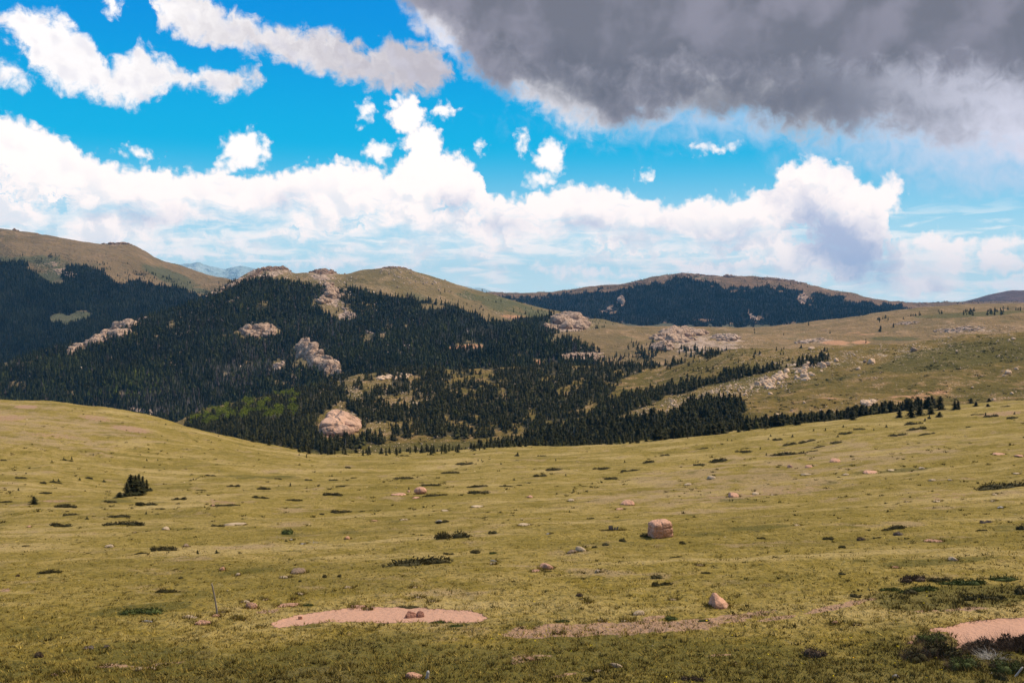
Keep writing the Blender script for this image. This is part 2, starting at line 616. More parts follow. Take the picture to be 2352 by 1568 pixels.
GP1 = [(622, 1432), (650, 1420), (690, 1410), (750, 1402), (800, 1396), (870, 1393), (950, 1394), (1010, 1398), (1080, 1402), (1110, 1410), (1124, 1420),
       (1100, 1428), (1050, 1430), (980, 1427), (900, 1430), (830, 1428), (760, 1426), (700, 1434), (660, 1439), (640, 1443)]
GP2 = [(2110, 1447), (2170, 1440), (2220, 1428), (2290, 1420), (2360, 1417), (2700, 1410), (2700, 1490), (2352, 1496), (2240, 1485), (2190, 1490), (2200, 1470), (2172, 1452)]


def polydist(u, v, poly, ys=1.0):
    """signed distance in image units, positive inside"""
    d = np.full(u.shape, 1e9)
    n = len(poly)
    for i in range(n):
        ax, ay = poly[i]
        bx, by = poly[(i + 1) % n]
        ay, by = ay * ys, by * ys
        ex, ey = bx - ax, by - ay
        t = np.clip(((u - ax) * ex + (v * ys - ay) * ey) / (ex * ex + ey * ey + 1e-9), 0, 1)
        d = np.minimum(d, np.hypot(u - ax - t * ex, v * ys - ay - t * ey))
    return np.where(inpoly(u, v, poly), d, -d)


def gravel_mask(s):
    U, V = project(s.X, s.Y, s.Z)
    m = np.zeros(U.shape)
    sel = (V > 1330) & (V < 1560)
    u, v = U[sel], V[sel]
    d = np.maximum(polydist(u, v, GP1, 3.0), polydist(u, v, GP2, 3.0))
    m[sel] = np.clip(0.5 + d / 24.0, 0, 1)
    return m


L1 = Sheet(-650, 3000, 1250, [
    ('z', 1.2, -1.75), ('z', 10, -5.0),
    [(-600, 1610, 28), (1176, 1600, 28), (2900, 1585, 28)],
    [(-600, 1425, 42), (0, 1420, 42), (1176, 1402, 42), (2352, 1372, 42), (2900, 1360, 42)],
    [(-600, 1262, 90), (0, 1255, 90), (600, 1238, 90), (1176, 1222, 90), (2352, 1150, 92), (2900, 1120, 94)],
    [(-600, 1170, 150), (0, 1165, 150), (600, 1165, 150), (1176, 1152, 152), (1700, 1118, 158), (2352, 1052, 165), (2900, 1000, 170)],
    [(-600, 1060, 250), (0, 1068, 250), (300, 1095, 255), (600, 1100, 250), (900, 1094, 250), (1176, 1086, 252), (1700, 1050, 262), (2352, 980, 280), (2900, 930, 300)],
    crest,
    ('off', 7, 30, -3.5), ('off', 7, 85, -19), ('off', 7, 200, -60)],
    [8, 30, 170, 190, 110, 110, 110, 14, 14, 6], disp1)

# --- 2 wooded knoll and the hillside on the right, beyond the meadow
ridge2 = [(-700, 1085, 900), (0, 1060, 900), (250, 1030, 920), (400, 975, 960), (470, 945, 990), (600, 915, 1020), (740, 885, 1040), (830, 860, 1050), (960, 850, 1060),
          (1200, 846, 1080), (1500, 843, 1060), (1600, 822, 1020), (1700, 806, 1000), (1760, 800, 990), (1900, 797, 960), (2000, 792, 930), (2150, 782, 900), (2260, 772, 880),
          (2352, 765, 870), (2900, 740, 820)]


def disp2(s):
    x, y = s.X, s.Y
    k = np.clip(1 - np.abs(s.K - 3) / 1.2, 0, 1)
    amp = 1 - 0.6 * k
    r = fbm2(x / 70, y / 90, 4, 5) * 7 * amp
    r += fbm2(x / 14, y / 14, 4, 15) * 1.6
    r += np.abs(fbm2(x / 5, y / 5, 2, 18)) * 0.8
    return r


L2 = Sheet(-650, 3000, 950, [
    [(-600, 1200, 470), (600, 1180, 480), (1176, 1150, 490), (1600, 1090, 500), (2000, 1010, 520), (2352, 965, 530), (2900, 920, 540)],
    [(-600, 1140, 600), (400, 1090, 600), (740, 1050, 600), (1000, 1042, 600), (1150, 1035, 600), (1300, 1012, 600), (1450, 990, 600), (1600, 968, 610), (1800, 950, 615), (2000, 935, 620), (2352, 905, 630), (2900, 870, 640)],
    [(-600, 1110, 780), (400, 1030, 780), (600, 985, 790), (750, 965, 790), (1000, 985, 760), (1200, 965, 770), (1400, 935, 770), (1600, 900, 770), (1900, 868, 760), (2352, 828, 740), (2900, 800, 730)],
    ridge2,
    ('off', 3, 60, -10), ('off', 3, 240, -95)],
    [30, 90, 110, 12, 10], disp2)

# --- 3 rolling pasture farther right, with the granite domes at its left end
ridge3 = [(900, 860, 1500), (1150, 800, 1600), (1280, 768, 1650), (1400, 752, 1750), (1500, 752, 1850), (1600, 752, 1900), (1700, 751, 2000), (1800, 743, 2100), (1900, 734, 2200), (1960, 727, 2250),
          (2040, 716, 2350), (2120, 707, 2400), (2200, 701, 2450), (2280, 698, 2500), (2352, 697, 2500), (2900, 694, 2600)]


def disp3(s):
    x, y = s.X, s.Y
    amp = np.clip(1.1 - np.abs(s.K - 2) / 1.0 * 0.0, 0, 1) * np.where(s.K > 1.7, 0.3, 1.0)
    r = fbm2(x / 260, y / 150, 4, 7) * 17 * amp * np.clip(s.K, 0, 1)
    r += fbm2(x / 30, y / 30, 4, 19) * 2.2
    return r


L3 = Sheet(800, 3000, 560, [
    [(800, 990, 1160), (1400, 905, 1160), (1700, 850, 1150), (2352, 830, 1100), (2900, 800, 1080)],
    [(800, 930, 1400), (1400, 815, 1400), (1600, 800, 1400), (1750, 792, 1400), (1900, 782, 1400), (2352, 752, 1400), (2900, 740, 1400)],
    ridge3,
    ('off', 2, 150, -22), ('off', 2, 500, -140)],
    [60, 150, 10, 8], disp3)

# --- 4 the wooded mountain in the middle
ridge4 = [(-700, 930, 1350), (-200, 880, 1400), (0, 846, 1450), (120, 808, 1500), (230, 775, 1560), (300, 742, 1620), (420, 706, 1720), (470, 686, 1770), (520, 658, 1800), (560, 633, 1850), (600, 618, 1880), (640, 615, 1900),
          (680, 628, 1920), (710, 626, 1930), (740, 622, 1950), (790, 630, 1980), (830, 622, 2000), (870, 617, 2020), (910, 612, 2050), (960, 626, 2060), (1010, 641, 2070), (1060, 657, 2070),
          (1120, 674, 2070), (1180, 690, 2060), (1240, 706, 2050), (1290, 718, 2030), (1350, 738, 2010), (1420, 752, 1980), (1500, 775, 1900), (1700, 830, 1800), (2200, 900, 1700)]


def disp4(s):
    x, y = s.X, s.Y
    k = np.clip(1 - np.abs(s.K - 3) / 0.9, 0, 1)
    r = fbm2(x / 210, y / 210, 4, 9) * 30 * (1 - k) * np.clip(s.K, 0, 1)
    r += fbm2(x / 45, y / 45, 4, 29) * 5.5 * (1 - 0.3 * k)
    return r


L4 = Sheet(-650, 2100, 900, [
    [(-600, 1110, 1130), (0, 1070, 1130), (400, 1040, 1130), (700, 960, 1180), (1000, 900, 1200), (1500, 880, 1200), (2100, 890, 1200)],
    [(-600, 1010, 1280), (0, 960, 1300), (400, 920, 1320), (700, 870, 1360), (1000, 835, 1380), (1300, 812, 1400), (1600, 830, 1400), (2100, 880, 1400)],
    [(-600, 960, 1330), (0, 885, 1390), (300, 815, 1480), (600, 752, 1580), (900, 728, 1660), (1200, 752, 1700), (1400, 788, 1680), (1600, 815, 1650), (2100, 890, 1600)],
    ridge4,
    ('off', 3, 120, -12), ('off', 3, 500, -160)],
    [50, 110, 130, 10, 8], disp4)

# --- 5 the long bare mountain at the left
ridge5 = [(-700, 560, 3000), (-300, 535, 3000), (-60, 527, 3000), (0, 528, 3000), (100, 540, 3000), (160, 550, 3000), (240, 559, 3000), (290, 562, 3000), (330, 575, 3000), (360, 590, 3000), (420, 612, 3000), (480, 632, 2950), (540, 642, 2900),
          (620, 690, 2850), (800, 780, 2800), (1200, 860, 2800)]


def disp5(s):
    x, y = s.X, s.Y
    k = np.clip(1 - np.abs(s.K - 2) / 0.8, 0, 1)
    return fbm2(x / 420, y / 300, 4, 13) * 42 * (1 - 0.9 * k) * np.clip(s.K * 2, 0, 1) + fbm2(x / 70, y / 70, 4, 33) * 7


L5 = Sheet(-650, 1300, 560, [
    [(-600, 900, 1900), (0, 880, 1900), (300, 800, 1950), (600, 760, 2100), (1200, 880, 2100)],
    [(-600, 720, 2350), (0, 722, 2350), (200, 700, 2350), (350, 690, 2450), (520, 690, 2500), (800, 800, 2500), (1200, 880, 2400)],
    ridge5,
    ('off', 2, 250, -22), ('off', 2, 900, -240)],
    [110, 150, 10, 8], disp5)

# --- 6 the dark wooded mountain on the right, across a flat park
ridge6 = [(700, 700, 4700), (1000, 680, 4700), (1120, 674, 4700), (1160, 675, 4700), (1250, 674, 4650), (1290, 671, 4650), (1350, 662, 4600), (1430, 655, 4500), (1500, 640, 4500), (1570, 631, 4500), (1640, 638, 4500),
          (1700, 636, 4500), (1770, 641, 4500), (1830, 650, 4500), (1900, 665, 4500), (1980, 678, 4500), (2060, 692, 4500), (2130, 697, 4700), (2170, 693, 4800), (2240, 694, 4900), (2900, 700, 5000)]


def disp6(s):
    x, y = s.X, s.Y
    k = np.clip(1 - np.abs(s.K - 3) / 0.8, 0, 1)
    return (fbm2(x / 500, y / 400, 4, 23) * 60 * (1 - 0.92 * k) * np.clip(s.K - 1, 0, 1) + fbm2(x / 80, y / 80, 4, 43) * 11 * np.clip(s.K - 0.8, 0.1, 1))


L6 = Sheet(700, 3000, 620, [
    [(700, 800, 2550), (1300, 766, 2550), (1600, 766, 2550), (2900, 780, 2550)],
    [(700, 770, 3400), (1200, 730, 3400), (1400, 742, 3400), (1600, 748, 3400), (1800, 752, 3400), (2900, 760, 3400)],
    [(700, 740, 3900), (1200, 705, 3900), (1400, 707, 3900), (1600, 705, 3900), (1800, 707, 3900), (2050, 722, 3900), (2900, 730, 3900)],
    ridge6,
    ('off', 3, 400, -40), ('off', 3, 1500, -300)],
    [30, 70, 120, 8, 6], disp6)

# --- far hills
rng0 = np.random.default_rng(3)


def far_sheet(umin, umax, ncol, ridge, drop, seed, amp, wl):
    Yr = ridge[0][2]
    base = [(u, v + drop, Y * 0.8) for (u, v, Y) in ridge]

    def dsp(s):
        k = np.clip(s.K, 0, 1)
        return fbm2(s.X / wl, s.Y / wl, 5, seed) * amp * (0.45 + 0.55 * np.sin(k * pi))
    return Sheet(umin, umax, ncol, [base, ridge, ('off', 1, Yr * 0.15, -Yr * 0.03)], [60, 8], dsp)


L7 = far_sheet(1900, 2900, 300, [(1900, 715, 7000), (2050, 706, 7000), (2130, 701, 7000), (2200, 695, 7000), (2240, 686, 7000), (2280, 676, 7000), (2330, 669, 7000), (2352, 669, 7000), (2420, 672, 7000), (2600, 684, 7000), (2900, 700, 7000)], 60, 51, 45, 700)
L8 = far_sheet(-400, 3000, 900, [(-400, 640, 14000), (300, 640, 14000), (400, 622, 14000), (440, 614, 14000), (455, 609, 14000), (470, 614, 14000), (490, 616, 14000), (515, 622, 14000), (535, 617, 14000), (548, 612, 14000), (575, 618, 14000), (620, 628, 14000), (900, 662, 14000), (1050, 662, 14000), (1080, 659, 14000), (1110, 657, 14000), (1140, 664, 14000), (1200, 670, 14000), (1300, 690, 14000), (3000, 720, 14000)], 45, 61, 240, 900)


# ------------------------------------------------------------------ where the woods stand (measured on the photograph, used as map outlines)
def J(u, v, a=16, s=22, seed=1):
    """ragged edges: jitter the map position"""
    return u + a * fbm2(u / s, v / s * 1.6, 3, seed), v + a * 0.5 * fbm2(u / s + 50, v / s * 1.6, 3, seed + 7)


F2 = [(415, 985), (440, 960), (480, 945), (600, 915), (720, 885), (830, 858), (900, 850), (960, 838), (1200, 826), (1500, 822), (1640, 805), (1652, 815), (1560, 838), (1480, 850), (1440, 870), (1400, 900), (1375, 930), (1330, 960),
      (1250, 978), (1150, 1004), (1050, 1006), (950, 1002), (850, 1022), (740, 1040), (560, 1015)]
F2b = [(1340, 965), (1380, 922), (1480, 900), (1560, 882), (1660, 862), (1790, 840), (1800, 848), (1700, 872), (1600, 895), (1500, 922), (1440, 952)]
F2c = [(1060, 1050), (1110, 1030), (1200, 1000), (1330, 968), (1440, 962), (1500, 962), (1560, 950), (1590, 925), (1640, 920), (1700, 926), (1706, 948), (1690, 965), (1740, 975), (1850, 972), (1850, 1000), (1600, 1040), (1200, 1060)]
F2d = [(1826, 840), (1828, 830), (1860, 824), (1890, 818), (1900, 824), (1880, 838)]
F4 = [(-400, 1000), (-400, 900), (0, 835), (120, 800), (230, 770), (300, 738), (420, 700), (470, 676), (524, 651), (588, 640), (648, 641), (700, 656), (735, 660), (752, 676), (726, 688), (722, 700), (745, 712), (775, 738), (800, 735), (786, 700), (775, 676), (781, 658),
      (882, 676), (1016, 696), (1060, 712), (1103, 722), (1117, 738), (1160, 742), (1201, 728), (1285, 725), (1330, 745), (1440, 768), (1490, 785), (1512, 818), (1480, 845), (1200, 850), (960, 860), (800, 890), (420, 1000)]
F5 = [(-400, 590), (0, 598), (60, 606), (95, 640), (140, 650), (145, 615), (190, 612), (235, 625), (262, 652), (330, 645), (430, 668), (475, 680), (480, 700), (300, 760), (0, 850), (-400, 900)]
F5s = [(-400, 580), (0, 585), (120, 588), (300, 610), (420, 645), (520, 650), (520, 690), (300, 700), (0, 700), (-400, 700)]
F6 = [(1130, 676), (1230, 686), (1300, 672), (1380, 666), (1450, 659), (1500, 651), (1560, 641), (1620, 645), (1660, 660), (1700, 668), (1740, 657), (1790, 659), (1830, 672), (1880, 674), (1960, 688), (2070, 707), (2100, 720), (1900, 742), (1750, 750), (1600, 750), (1400, 744), (1250, 722)]


def dens2(u, v):
    uj, vj = J(u, v, 14, 24, 2)
    n = fbm2(u / 34, v / 15, 4, 71)
    open_left = np.clip((1020 - u) / 130, 0, 1) * np.clip((u - 735) / 60, 0, 1)
    d = np.where(inpoly(uj, vj, F2), np.clip(1.0 - open_left * np.clip(0.55 + n * 3.2, 0, 1), 0.06, 1) * np.where((u > 1020) & (n < -0.18), 0.25, 1.0), 0)
    d = np.where(inpoly(uj, vj, F2b) | inpoly(uj, vj, F2c) | inpoly(uj, vj, F2d), 1.0, d)
    d = np.where((u > 1500) & (u < 1900) & (vj > 805) & (vj < 900) & (vj < 893 - (u - 1500) * 0.15) & (d == 0), np.clip(0.05 + n * 0.3, 0, 0.16), d)
    d = np.where((ell(u, v, 778, 978, 54, 40) > 0) | (ell(u, v, 905, 868, 46, 12) > 0.0) & (n > -0.1), 0, d)
    d = np.where(ell(u, v, 1150, 1010, 60, 9, 5) > 0, 0, d)
    return d


def dens4(u, v):
    uj, vj = J(u, v, 12, 20, 4)
    n = fbm2(u / 40, v / 22, 4, 81)
    d = np.where(inpoly(uj, vj, F4), 1.0, 0.0)
    for e in [(240, 765, 75, 15, 24), (185, 797, 42, 9, 30), (594, 764, 50, 16, 0), (712, 818, 38, 28, -30), (750, 845, 38, 18, -20), (1312, 745, 58, 24, 0), (1070, 796, 42, 6, 3), (1370, 818, 80, 11, 0),
              (1240, 830, 15, 10, 0), (795, 722, 22, 14, 0), (330, 690, 28, 8, 0), (640, 838, 20, 12, 0), (1400, 772, 50, 8, -8)]:
        d = np.where(ell(uj, vj, *e) > 0, 0.12, d)
    edge = np.clip((n + 0.9) * 1.3, 0, 1)
    # open, dotted ground above the tree line on the right shoulder
    d = np.where((d == 0) & (u > 1000) & (v > 668) & inpoly(u, v, [(900, 650), (1100, 660), (1400, 745), (1500, 770), (1100, 745), (1000, 700)]), 0.05 * (1 + n * 2), d)
    return d * np.where(d > 0.5, edge, 1)


def dens5(u, v):
    uj, vj = J(u, v, 18, 26, 6)
    n = fbm2(u / 30, v / 14, 4, 91)
    d = np.where(inpoly(uj, vj, F5), 1.0, 0.0)
    d = np.where((d == 0) & inpoly(uj, vj, F5s), np.clip(0.12 + n * 0.6, 0.0, 0.5), d)
    d = np.where(ell(uj, vj, 165, 730, 44, 12, 8) > 0, 0.03, d)
    d = np.where((ell(uj, vj, 275, 637, 26, 10, -8) > 0) | (ell(uj, vj, 120, 632, 26, 24) > 0), 0.08, d)
    return d


def dens6(u, v):
    uj, vj = J(u, v, 26, 16, 8)
    n = fbm2(u / 24, v / 9, 4, 95)
    d = np.where(inpoly(uj, vj, F6), np.where(u < 1420, 0.75, 1.0), 0.0)
    up = np.clip((v - 640) / 30, 0, 1)
    d = np.where((d == 0) & (v < 705), np.clip(n * 0.8 + 0.08, 0.02, 0.4), d)
    d = np.where((ell(uj, vj, 1428, 690, 9, 12, 0) > 0) | (ell(uj, vj, 1397, 713, 13, 6, 20) > 0) | (ell(uj, vj, 1845, 685, 12, 12, 0) > 0) | (ell(uj, vj, 1612, 735, 28, 3.5, 0) > 0) | (ell(uj, vj, 1728, 727, 20, 5, -30) > 0), 0.0, d)
    return d


# ------------------------------------------------------------------ materials
MATS = {}


def new_mat(name):
    m = bpy.data.materials.new(name)
    m.use_nodes = True
    t = m.node_tree
    t.nodes.clear()
    o = t.nodes.new('ShaderNodeOutputMaterial')
    b = t.nodes.new('ShaderNodeBsdfPrincipled')
    b.inputs['Roughness'].default_value = 0.95
    b.inputs['Specular IOR Level'].default_value = 0.15
    t.links.new(b.outputs[0], o.inputs[0])
    MATS[name] = m
    return m, NT(t), b


def bump(T, b, h, strength, dist):
    n = T.n.new('ShaderNodeBump')
    n.inputs['Strength'].default_value = strength
    n.inputs['Distance'].default_value = dist
    T.l.new(h, n.inputs['Height'])
    T.l.new(n.outputs[0], b.inputs['Normal'])


def attr(T, name):
    n = T.n.new('ShaderNodeAttribute')
    n.attribute_name = name
    return n.outputs['Fac']


def meadow_mat():
    m, T, b = new_mat('meadow_grass')
    P = T.n.new('ShaderNodeNewGeometry').outputs['Position']
    T.dims = '2D'
    strk = T.noise(T.vm('MULTIPLY', P, (0.028, 0.085, 1)), 1.0, 5, 0.6)
    fine = T.noise(P, 2.6, 4, 0.65)
    mid = T.noise(P, 0.35, 5, 0.6)
    big = T.noise(P, 0.045, 4, 0.55)
    c = T.mix(T.ss(big, 0.38, 0.62), (0.285, 0.204, 0.044), (0.350, 0.248, 0.074))
    c = T.mix(T.ss(mid, 0.40, 0.66), c, (0.225, 0.160, 0.023))
    c = T.mix(T.m('MULTIPLY', T.ss(fine, 0.47, 0.72), 0.6), c, (0.120, 0.092, 0.020))
    c = T.mix(T.m('MULTIPLY', T.ss(fine, 0.48, 0.28), 0.35), c, (0.42, 0.32, 0.13))
    c = T.mix(T.m('MULTIPLY', T.ss(strk, 0.50, 0.68), 0.75), c, (0.170, 0.125, 0.018))
    c = T.mix(T.m('MULTIPLY', T.ss(strk, 0.47, 0.33), 0.6), c, (0.45, 0.325, 0.135))
    # sparse, stony ground
    dirt = T.ss(T.m('ADD', T.noise(P, 0.11, 6, 0.68), T.m('MULTIPLY', attr(T, 'dry'), 0.14)), 0.57, 0.70)
    c = T.mix(T.m('MULTIPLY', dirt, 0.75), c, (0.34, 0.235, 0.120))
    # bare stems, as fine dark and pale specks
    sp_ = T.noise(P, 1.15, 6, 0.82)
    c = T.mix(T.m('MULTIPLY', T.ss(sp_, 0.54, 0.66), 0.85), c, (0.085, 0.064, 0.016))
    c = T.mix(T.m('MULTIPLY', T.ss(sp_, 0.42, 0.32), 0.4), c, (0.46, 0.35, 0.16))
    # lush, darker green strips
    lush = T.ss(T.m('ADD', T.noise(P, 0.16, 5, 0.6), T.m('MULTIPLY', attr(T, 'lush'), 0.5)), 0.58, 0.80)
    c = T.mix(T.m('MULTIPLY', lush, 0.75), c, (0.095, 0.082, 0.014))
    # reddish bare soil in ragged patches
    soil = T.m('ADD', attr(T, 'soil'), T.m('MULTIPLY', T.m('SUBTRACT', T.noise(P, 0.9, 6, 0.72), 0.5), 2.2))
    c = T.mix(T.ss(soil, 0.45, 0.62), c, T.mix(fine, (0.40, 0.235, 0.145), (0.30, 0.19, 0.115)))
    # gravel
    g = T.m('ADD', attr(T, 'gravel'), T.m('MULTIPLY', T.m('SUBTRACT', T.noise(P, 1.5, 6, 0.72), 0.5), 1.5))
    gc = T.mix(T.noise(P, 7.0, 4, 0.7), (0.50, 0.280, 0.195), (0.41, 0.230, 0.155))
    gc = T.mix(T.m('MULTIPLY', T.ss(T.vor(P, 6.0), 0.22, 0.1), 0.35), gc, (0.28, 0.155, 0.105))
    c = T.mix(T.ss(g, 0.47, 0.53), c, gc)
    T.put(b.inputs['Base Color'], c)
    hh = T.m('ADD', T.m('MULTIPLY', T.noise(P, 3.2, 4, 0.7), 0.30), T.m('MULTIPLY', T.noise(P, 0.8, 3, 0.6), 0.35))
    hh = T.m('MULTIPLY', hh, T.ss(g, 0.42, 0.55, 1.0, 0.3))
    bump(T, b, hh, 0.85, 1.0)
    return m


def hill_mat(name, grass, grass2, dry, rock, floor, sc=1.0, stones=0.0, rocky=0.0, green=(0.10, 0.10, 0.03)):
    m, T, b = new_mat(name)
    P = T.n.new('ShaderNodeNewGeometry').outputs['Position']
    n1 = T.noise(P, 0.012 * sc, 6, 0.6)
    n2 = T.noise(P, 0.06 * sc, 5, 0.65)
    n3 = T.noise(P, 0.35 * sc, 4, 0.65)
    c = T.mix(T.ss(n1, 0.38, 0.62), grass, grass2)
    c = T.mix(T.ss(n2, 0.48, 0.66), c, dry)
    c = T.mix(T.m('MULTIPLY', T.ss(n3, 0.5, 0.72), 0.55), c, green)
    gr = T.ss(T.m('ADD', T.noise(P, 0.03 * sc, 5, 0.6), T.m('MULTIPLY', attr(T, 'lush'), 0.45)), 0.58, 0.72)
    c = T.mix(T.m('MULTIPLY', gr, 0.85), c, green)
    rk = T.m('ADD', T.m('MULTIPLY', attr(T, 'rock'), 0.9), T.m('MULTIPLY', T.m('SUBTRACT', T.noise(P, 0.09 * sc, 6, 0.75), 0.5), 1.6))
    v = T.vor(P, 0.16 * sc)
    rc = T.mix(T.ss(T.noise(P, 0.2 * sc, 6, 0.7), 0.35, 0.65), rock, tuple(q * 0.52 for q in rock))
    rkm = T.ss(rk, 0.45 - rocky, 0.60 - rocky)
    c = T.mix(rkm, c, rc)
    if stones:
        vs = T.vor(P, 0.55 * sc)
        sm = T.m('MULTIPLY', T.ss(vs, 0.24, 0.16), T.ss(T.m('ADD', n2, T.m('MULTIPLY', attr(T, 'rock'), 0.5)), 0.62 - stones, 0.72 - stones))
        c = T.mix(sm, c, tuple(min(1, q * 1.2) for q in rock))
    so = T.m('ADD', attr(T, 'soil'), T.m('MULTIPLY', T.m('SUBTRACT', n2, 0.5), 1.3))
    c = T.mix(T.ss(so, 0.4, 0.7), c, (0.44, 0.23, 0.125))
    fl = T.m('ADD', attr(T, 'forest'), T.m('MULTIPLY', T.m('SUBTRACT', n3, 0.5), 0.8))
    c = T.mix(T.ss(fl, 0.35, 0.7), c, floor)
    T.put(b.inputs['Base Color'], c)
    bump(T, b, T.m('ADD', T.m('MULTIPLY', n2, 7.0 / sc), T.m('MULTIPLY', n3, 2.4 / sc)), 0.8, 1.0)
    return m


M1 = meadow_mat()
M2 = hill_mat('hillside_grass', (0.165, 0.110, 0.028), (0.112, 0.082, 0.016), (0.26, 0.160, 0.068), (0.50, 0.37, 0.27), (0.060, 0.047, 0.020), 1.0, 0.05, -0.12, (0.085, 0.070, 0.014))
M3 = hill_mat('pasture_grass', (0.235, 0.150, 0.070), (0.170, 0.116, 0.050), (0.30, 0.190, 0.10), (0.50, 0.36, 0.27), (0.04, 0.04, 0.02), 0.5, 0.06, 0.0, (0.095, 0.085, 0.028))
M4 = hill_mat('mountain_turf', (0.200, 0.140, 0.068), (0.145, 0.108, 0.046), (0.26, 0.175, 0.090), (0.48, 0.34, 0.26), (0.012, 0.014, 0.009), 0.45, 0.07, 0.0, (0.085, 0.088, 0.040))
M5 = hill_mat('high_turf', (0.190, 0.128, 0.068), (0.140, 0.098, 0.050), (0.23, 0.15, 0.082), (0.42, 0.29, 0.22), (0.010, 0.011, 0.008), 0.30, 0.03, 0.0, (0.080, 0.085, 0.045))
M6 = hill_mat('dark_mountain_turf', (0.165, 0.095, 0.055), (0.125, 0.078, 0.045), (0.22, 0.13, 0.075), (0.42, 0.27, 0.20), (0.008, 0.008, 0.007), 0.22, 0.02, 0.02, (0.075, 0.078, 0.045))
M7 = hill_mat('far_hill_rock', (0.12, 0.065, 0.055), (0.09, 0.05, 0.045), (0.14, 0.08, 0.07), (0.19, 0.12, 0.10), (0.02, 0.02, 0.02), 0.1, 0.0, 0.1, (0.10, 0.08, 0.07))
M8 = hill_mat('haze_tinted_rock', (0.32, 0.42, 0.45), (0.34, 0.44, 0.47), (0.42, 0.5, 0.54), (0.5, 0.58, 0.6), (0.03, 0.04, 0.05), 0.03, 0.0, 0.0, (0.06, 0.08, 0.08))  # pale blue of distant haze is painted into the rock colour


def zero(s):
    return np.zeros(s.X.shape)


# meadow attributes
U, V = L1.U, L1.V
lush = np.zeros(U.shape)
for e, w in [((2180, 1372, 240, 34, 3), 1.0), ((325, 1398, 150, 14, 6), 0.9), ((40, 1530, 110, 18), 0.9), ((2000, 1545, 700, 50), 0.75), ((840, 1218, 90, 14), 0.4), ((1700, 1150, 60, 7), 0.4), ((700, 1436, 60, 8), 0.6), ((2200, 1520, 260, 40), 1.0),
             ((2050, 1080, 120, 6, 3), 0.6), ((1750, 1210, 90, 8, 4), 0.4), ((2150, 1290, 170, 10, 4), 0.55), ((600, 1095, 120, 6), 0.5), ((1300, 1460, 200, 26), 0.3), ((260, 1150, 120, 6), 0.4)]:
    lush = np.maximum(lush, w * np.clip(ell(U, V, *e) * 2.5, 0, 1))
lush = np.maximum(lush, 0.75 * np.clip((V - 1400) / 130, 0, 1) * np.clip(0.6 + U / 3000, 0, 1))
soil = np.zeros(U.shape)
for e, w in [((1400, 1442, 350, 22, 2), 0.85), ((1280, 1450, 190, 18, 1), 0.85), ((1650, 1425, 160, 15, 10), 0.85), ((1920, 1393, 130, 8, 12), 0.9), ((1505, 1417, 36, 7, 6), 1.0), ((1790, 1418, 70, 6, 8), 0.85), ((1210, 1512, 70, 14, 8), 0.6), ((1310, 1545, 60, 6, 12), 0.6),
             ((320, 1525, 150, 18, 3), 0.45), ((60, 934, 34, 5, 0), 1.2), ((220, 960, 60, 9, -8), 0.6), ((300, 985, 70, 10, -8), 0.7), ((15, 960, 70, 10), 0.65), ((120, 1000, 90, 8, -4), 0.5), ((10, 1355, 30, 8), 0.5), ((500, 1152, 60, 7, -4), 0.5), ((1750, 1130, 220, 14, 5), 0.42),
             ((2150, 1140, 160, 12, 5), 0.35), ((620, 1402, 40, 8, 8), 0.7), ((2190, 1400, 130, 9, 3), 0.55), ((2130, 1460, 70, 9, 4), 0.7), ((2300, 950, 80, 8, 4), 0.6), ((1640, 1505, 60, 6, 6), 0.4), ((130, 1150, 60, 4), 0.6)]:
    soil = np.maximum(soil, w * np.clip(ell(U, V, *e) * 2.0, 0, 1))
dry = np.clip(ell(U, V, 1650, 1120, 420, 60, 4) * 2, 0, 1) + np.clip(ell(U, V, 1900, 1060, 500, 60, 6) * 1.5, 0, 1) + np.clip(ell(U, V, 60, 980, 340, 70, -6) * 2, 0, 1) * 1.0
GM = gravel_mask(L1)
L1.Z = L1.Z - 2.5 * np.clip((np.abs(L1.A)[None, :] - 0.772) / 0.022, 0, 1) * np.clip(L1.Y / 20, 0.1, 1)
meadow = L1.build('meadow', M1, attrs=dict(lush=lush, soil=soil, dry=np.clip(dry, 0, 1), gravel=GM))

U, V = L2.U, L2.V
d2 = dens2(U, V) * (L2.K <= 3.05)
rock = np.clip(ell(U, V, 1700, 880, 240, 34, 18) * 2.2, 0, 1) * 0.26 + np.clip(ell(U, V, 1810, 868, 110, 18, 16) * 2, 0, 1) * 0.2 + np.clip(ell(U, V, 1560, 930, 280, 26, 16) * 2, 0, 1) * 0.2
rock += np.clip(ell(U, V, 870, 925, 200, 90, 6) * 2, 0, 1) * 0.42 + np.clip(ell(U, V, 2000, 820, 300, 22, 6) * 2, 0, 1) * 0.42 + np.clip(ell(U, V, 1700, 822, 200, 20, 3) * 2, 0, 1) * 0.35 + 0.12
soil = np.clip(ell(U, V, 2100, 910, 130, 26, 6) * 2, 0, 1) * 0.45 + np.clip(ell(U, V, 1800, 945, 260, 26, 14) * 2, 0, 1) * 0.36
lush = np.clip(ell(U, V, 980, 1030, 400, 16, 2) * 3, 0, 1) + np.clip(ell(U, V, 1900, 850, 500, 40, 7) * 2, 0, 1) * 0.3 + np.clip(ell(U, V, 2250, 812, 260, 36, 7) * 2, 0, 1) * 0.75
h2 = L2.build('hillside', M2, attrs=dict(forest=np.clip(d2 * 0.85, 0, 1), rock=np.clip(rock * (U > 400), 0, 1), soil=soil, lush=np.clip(lush, 0, 1)))

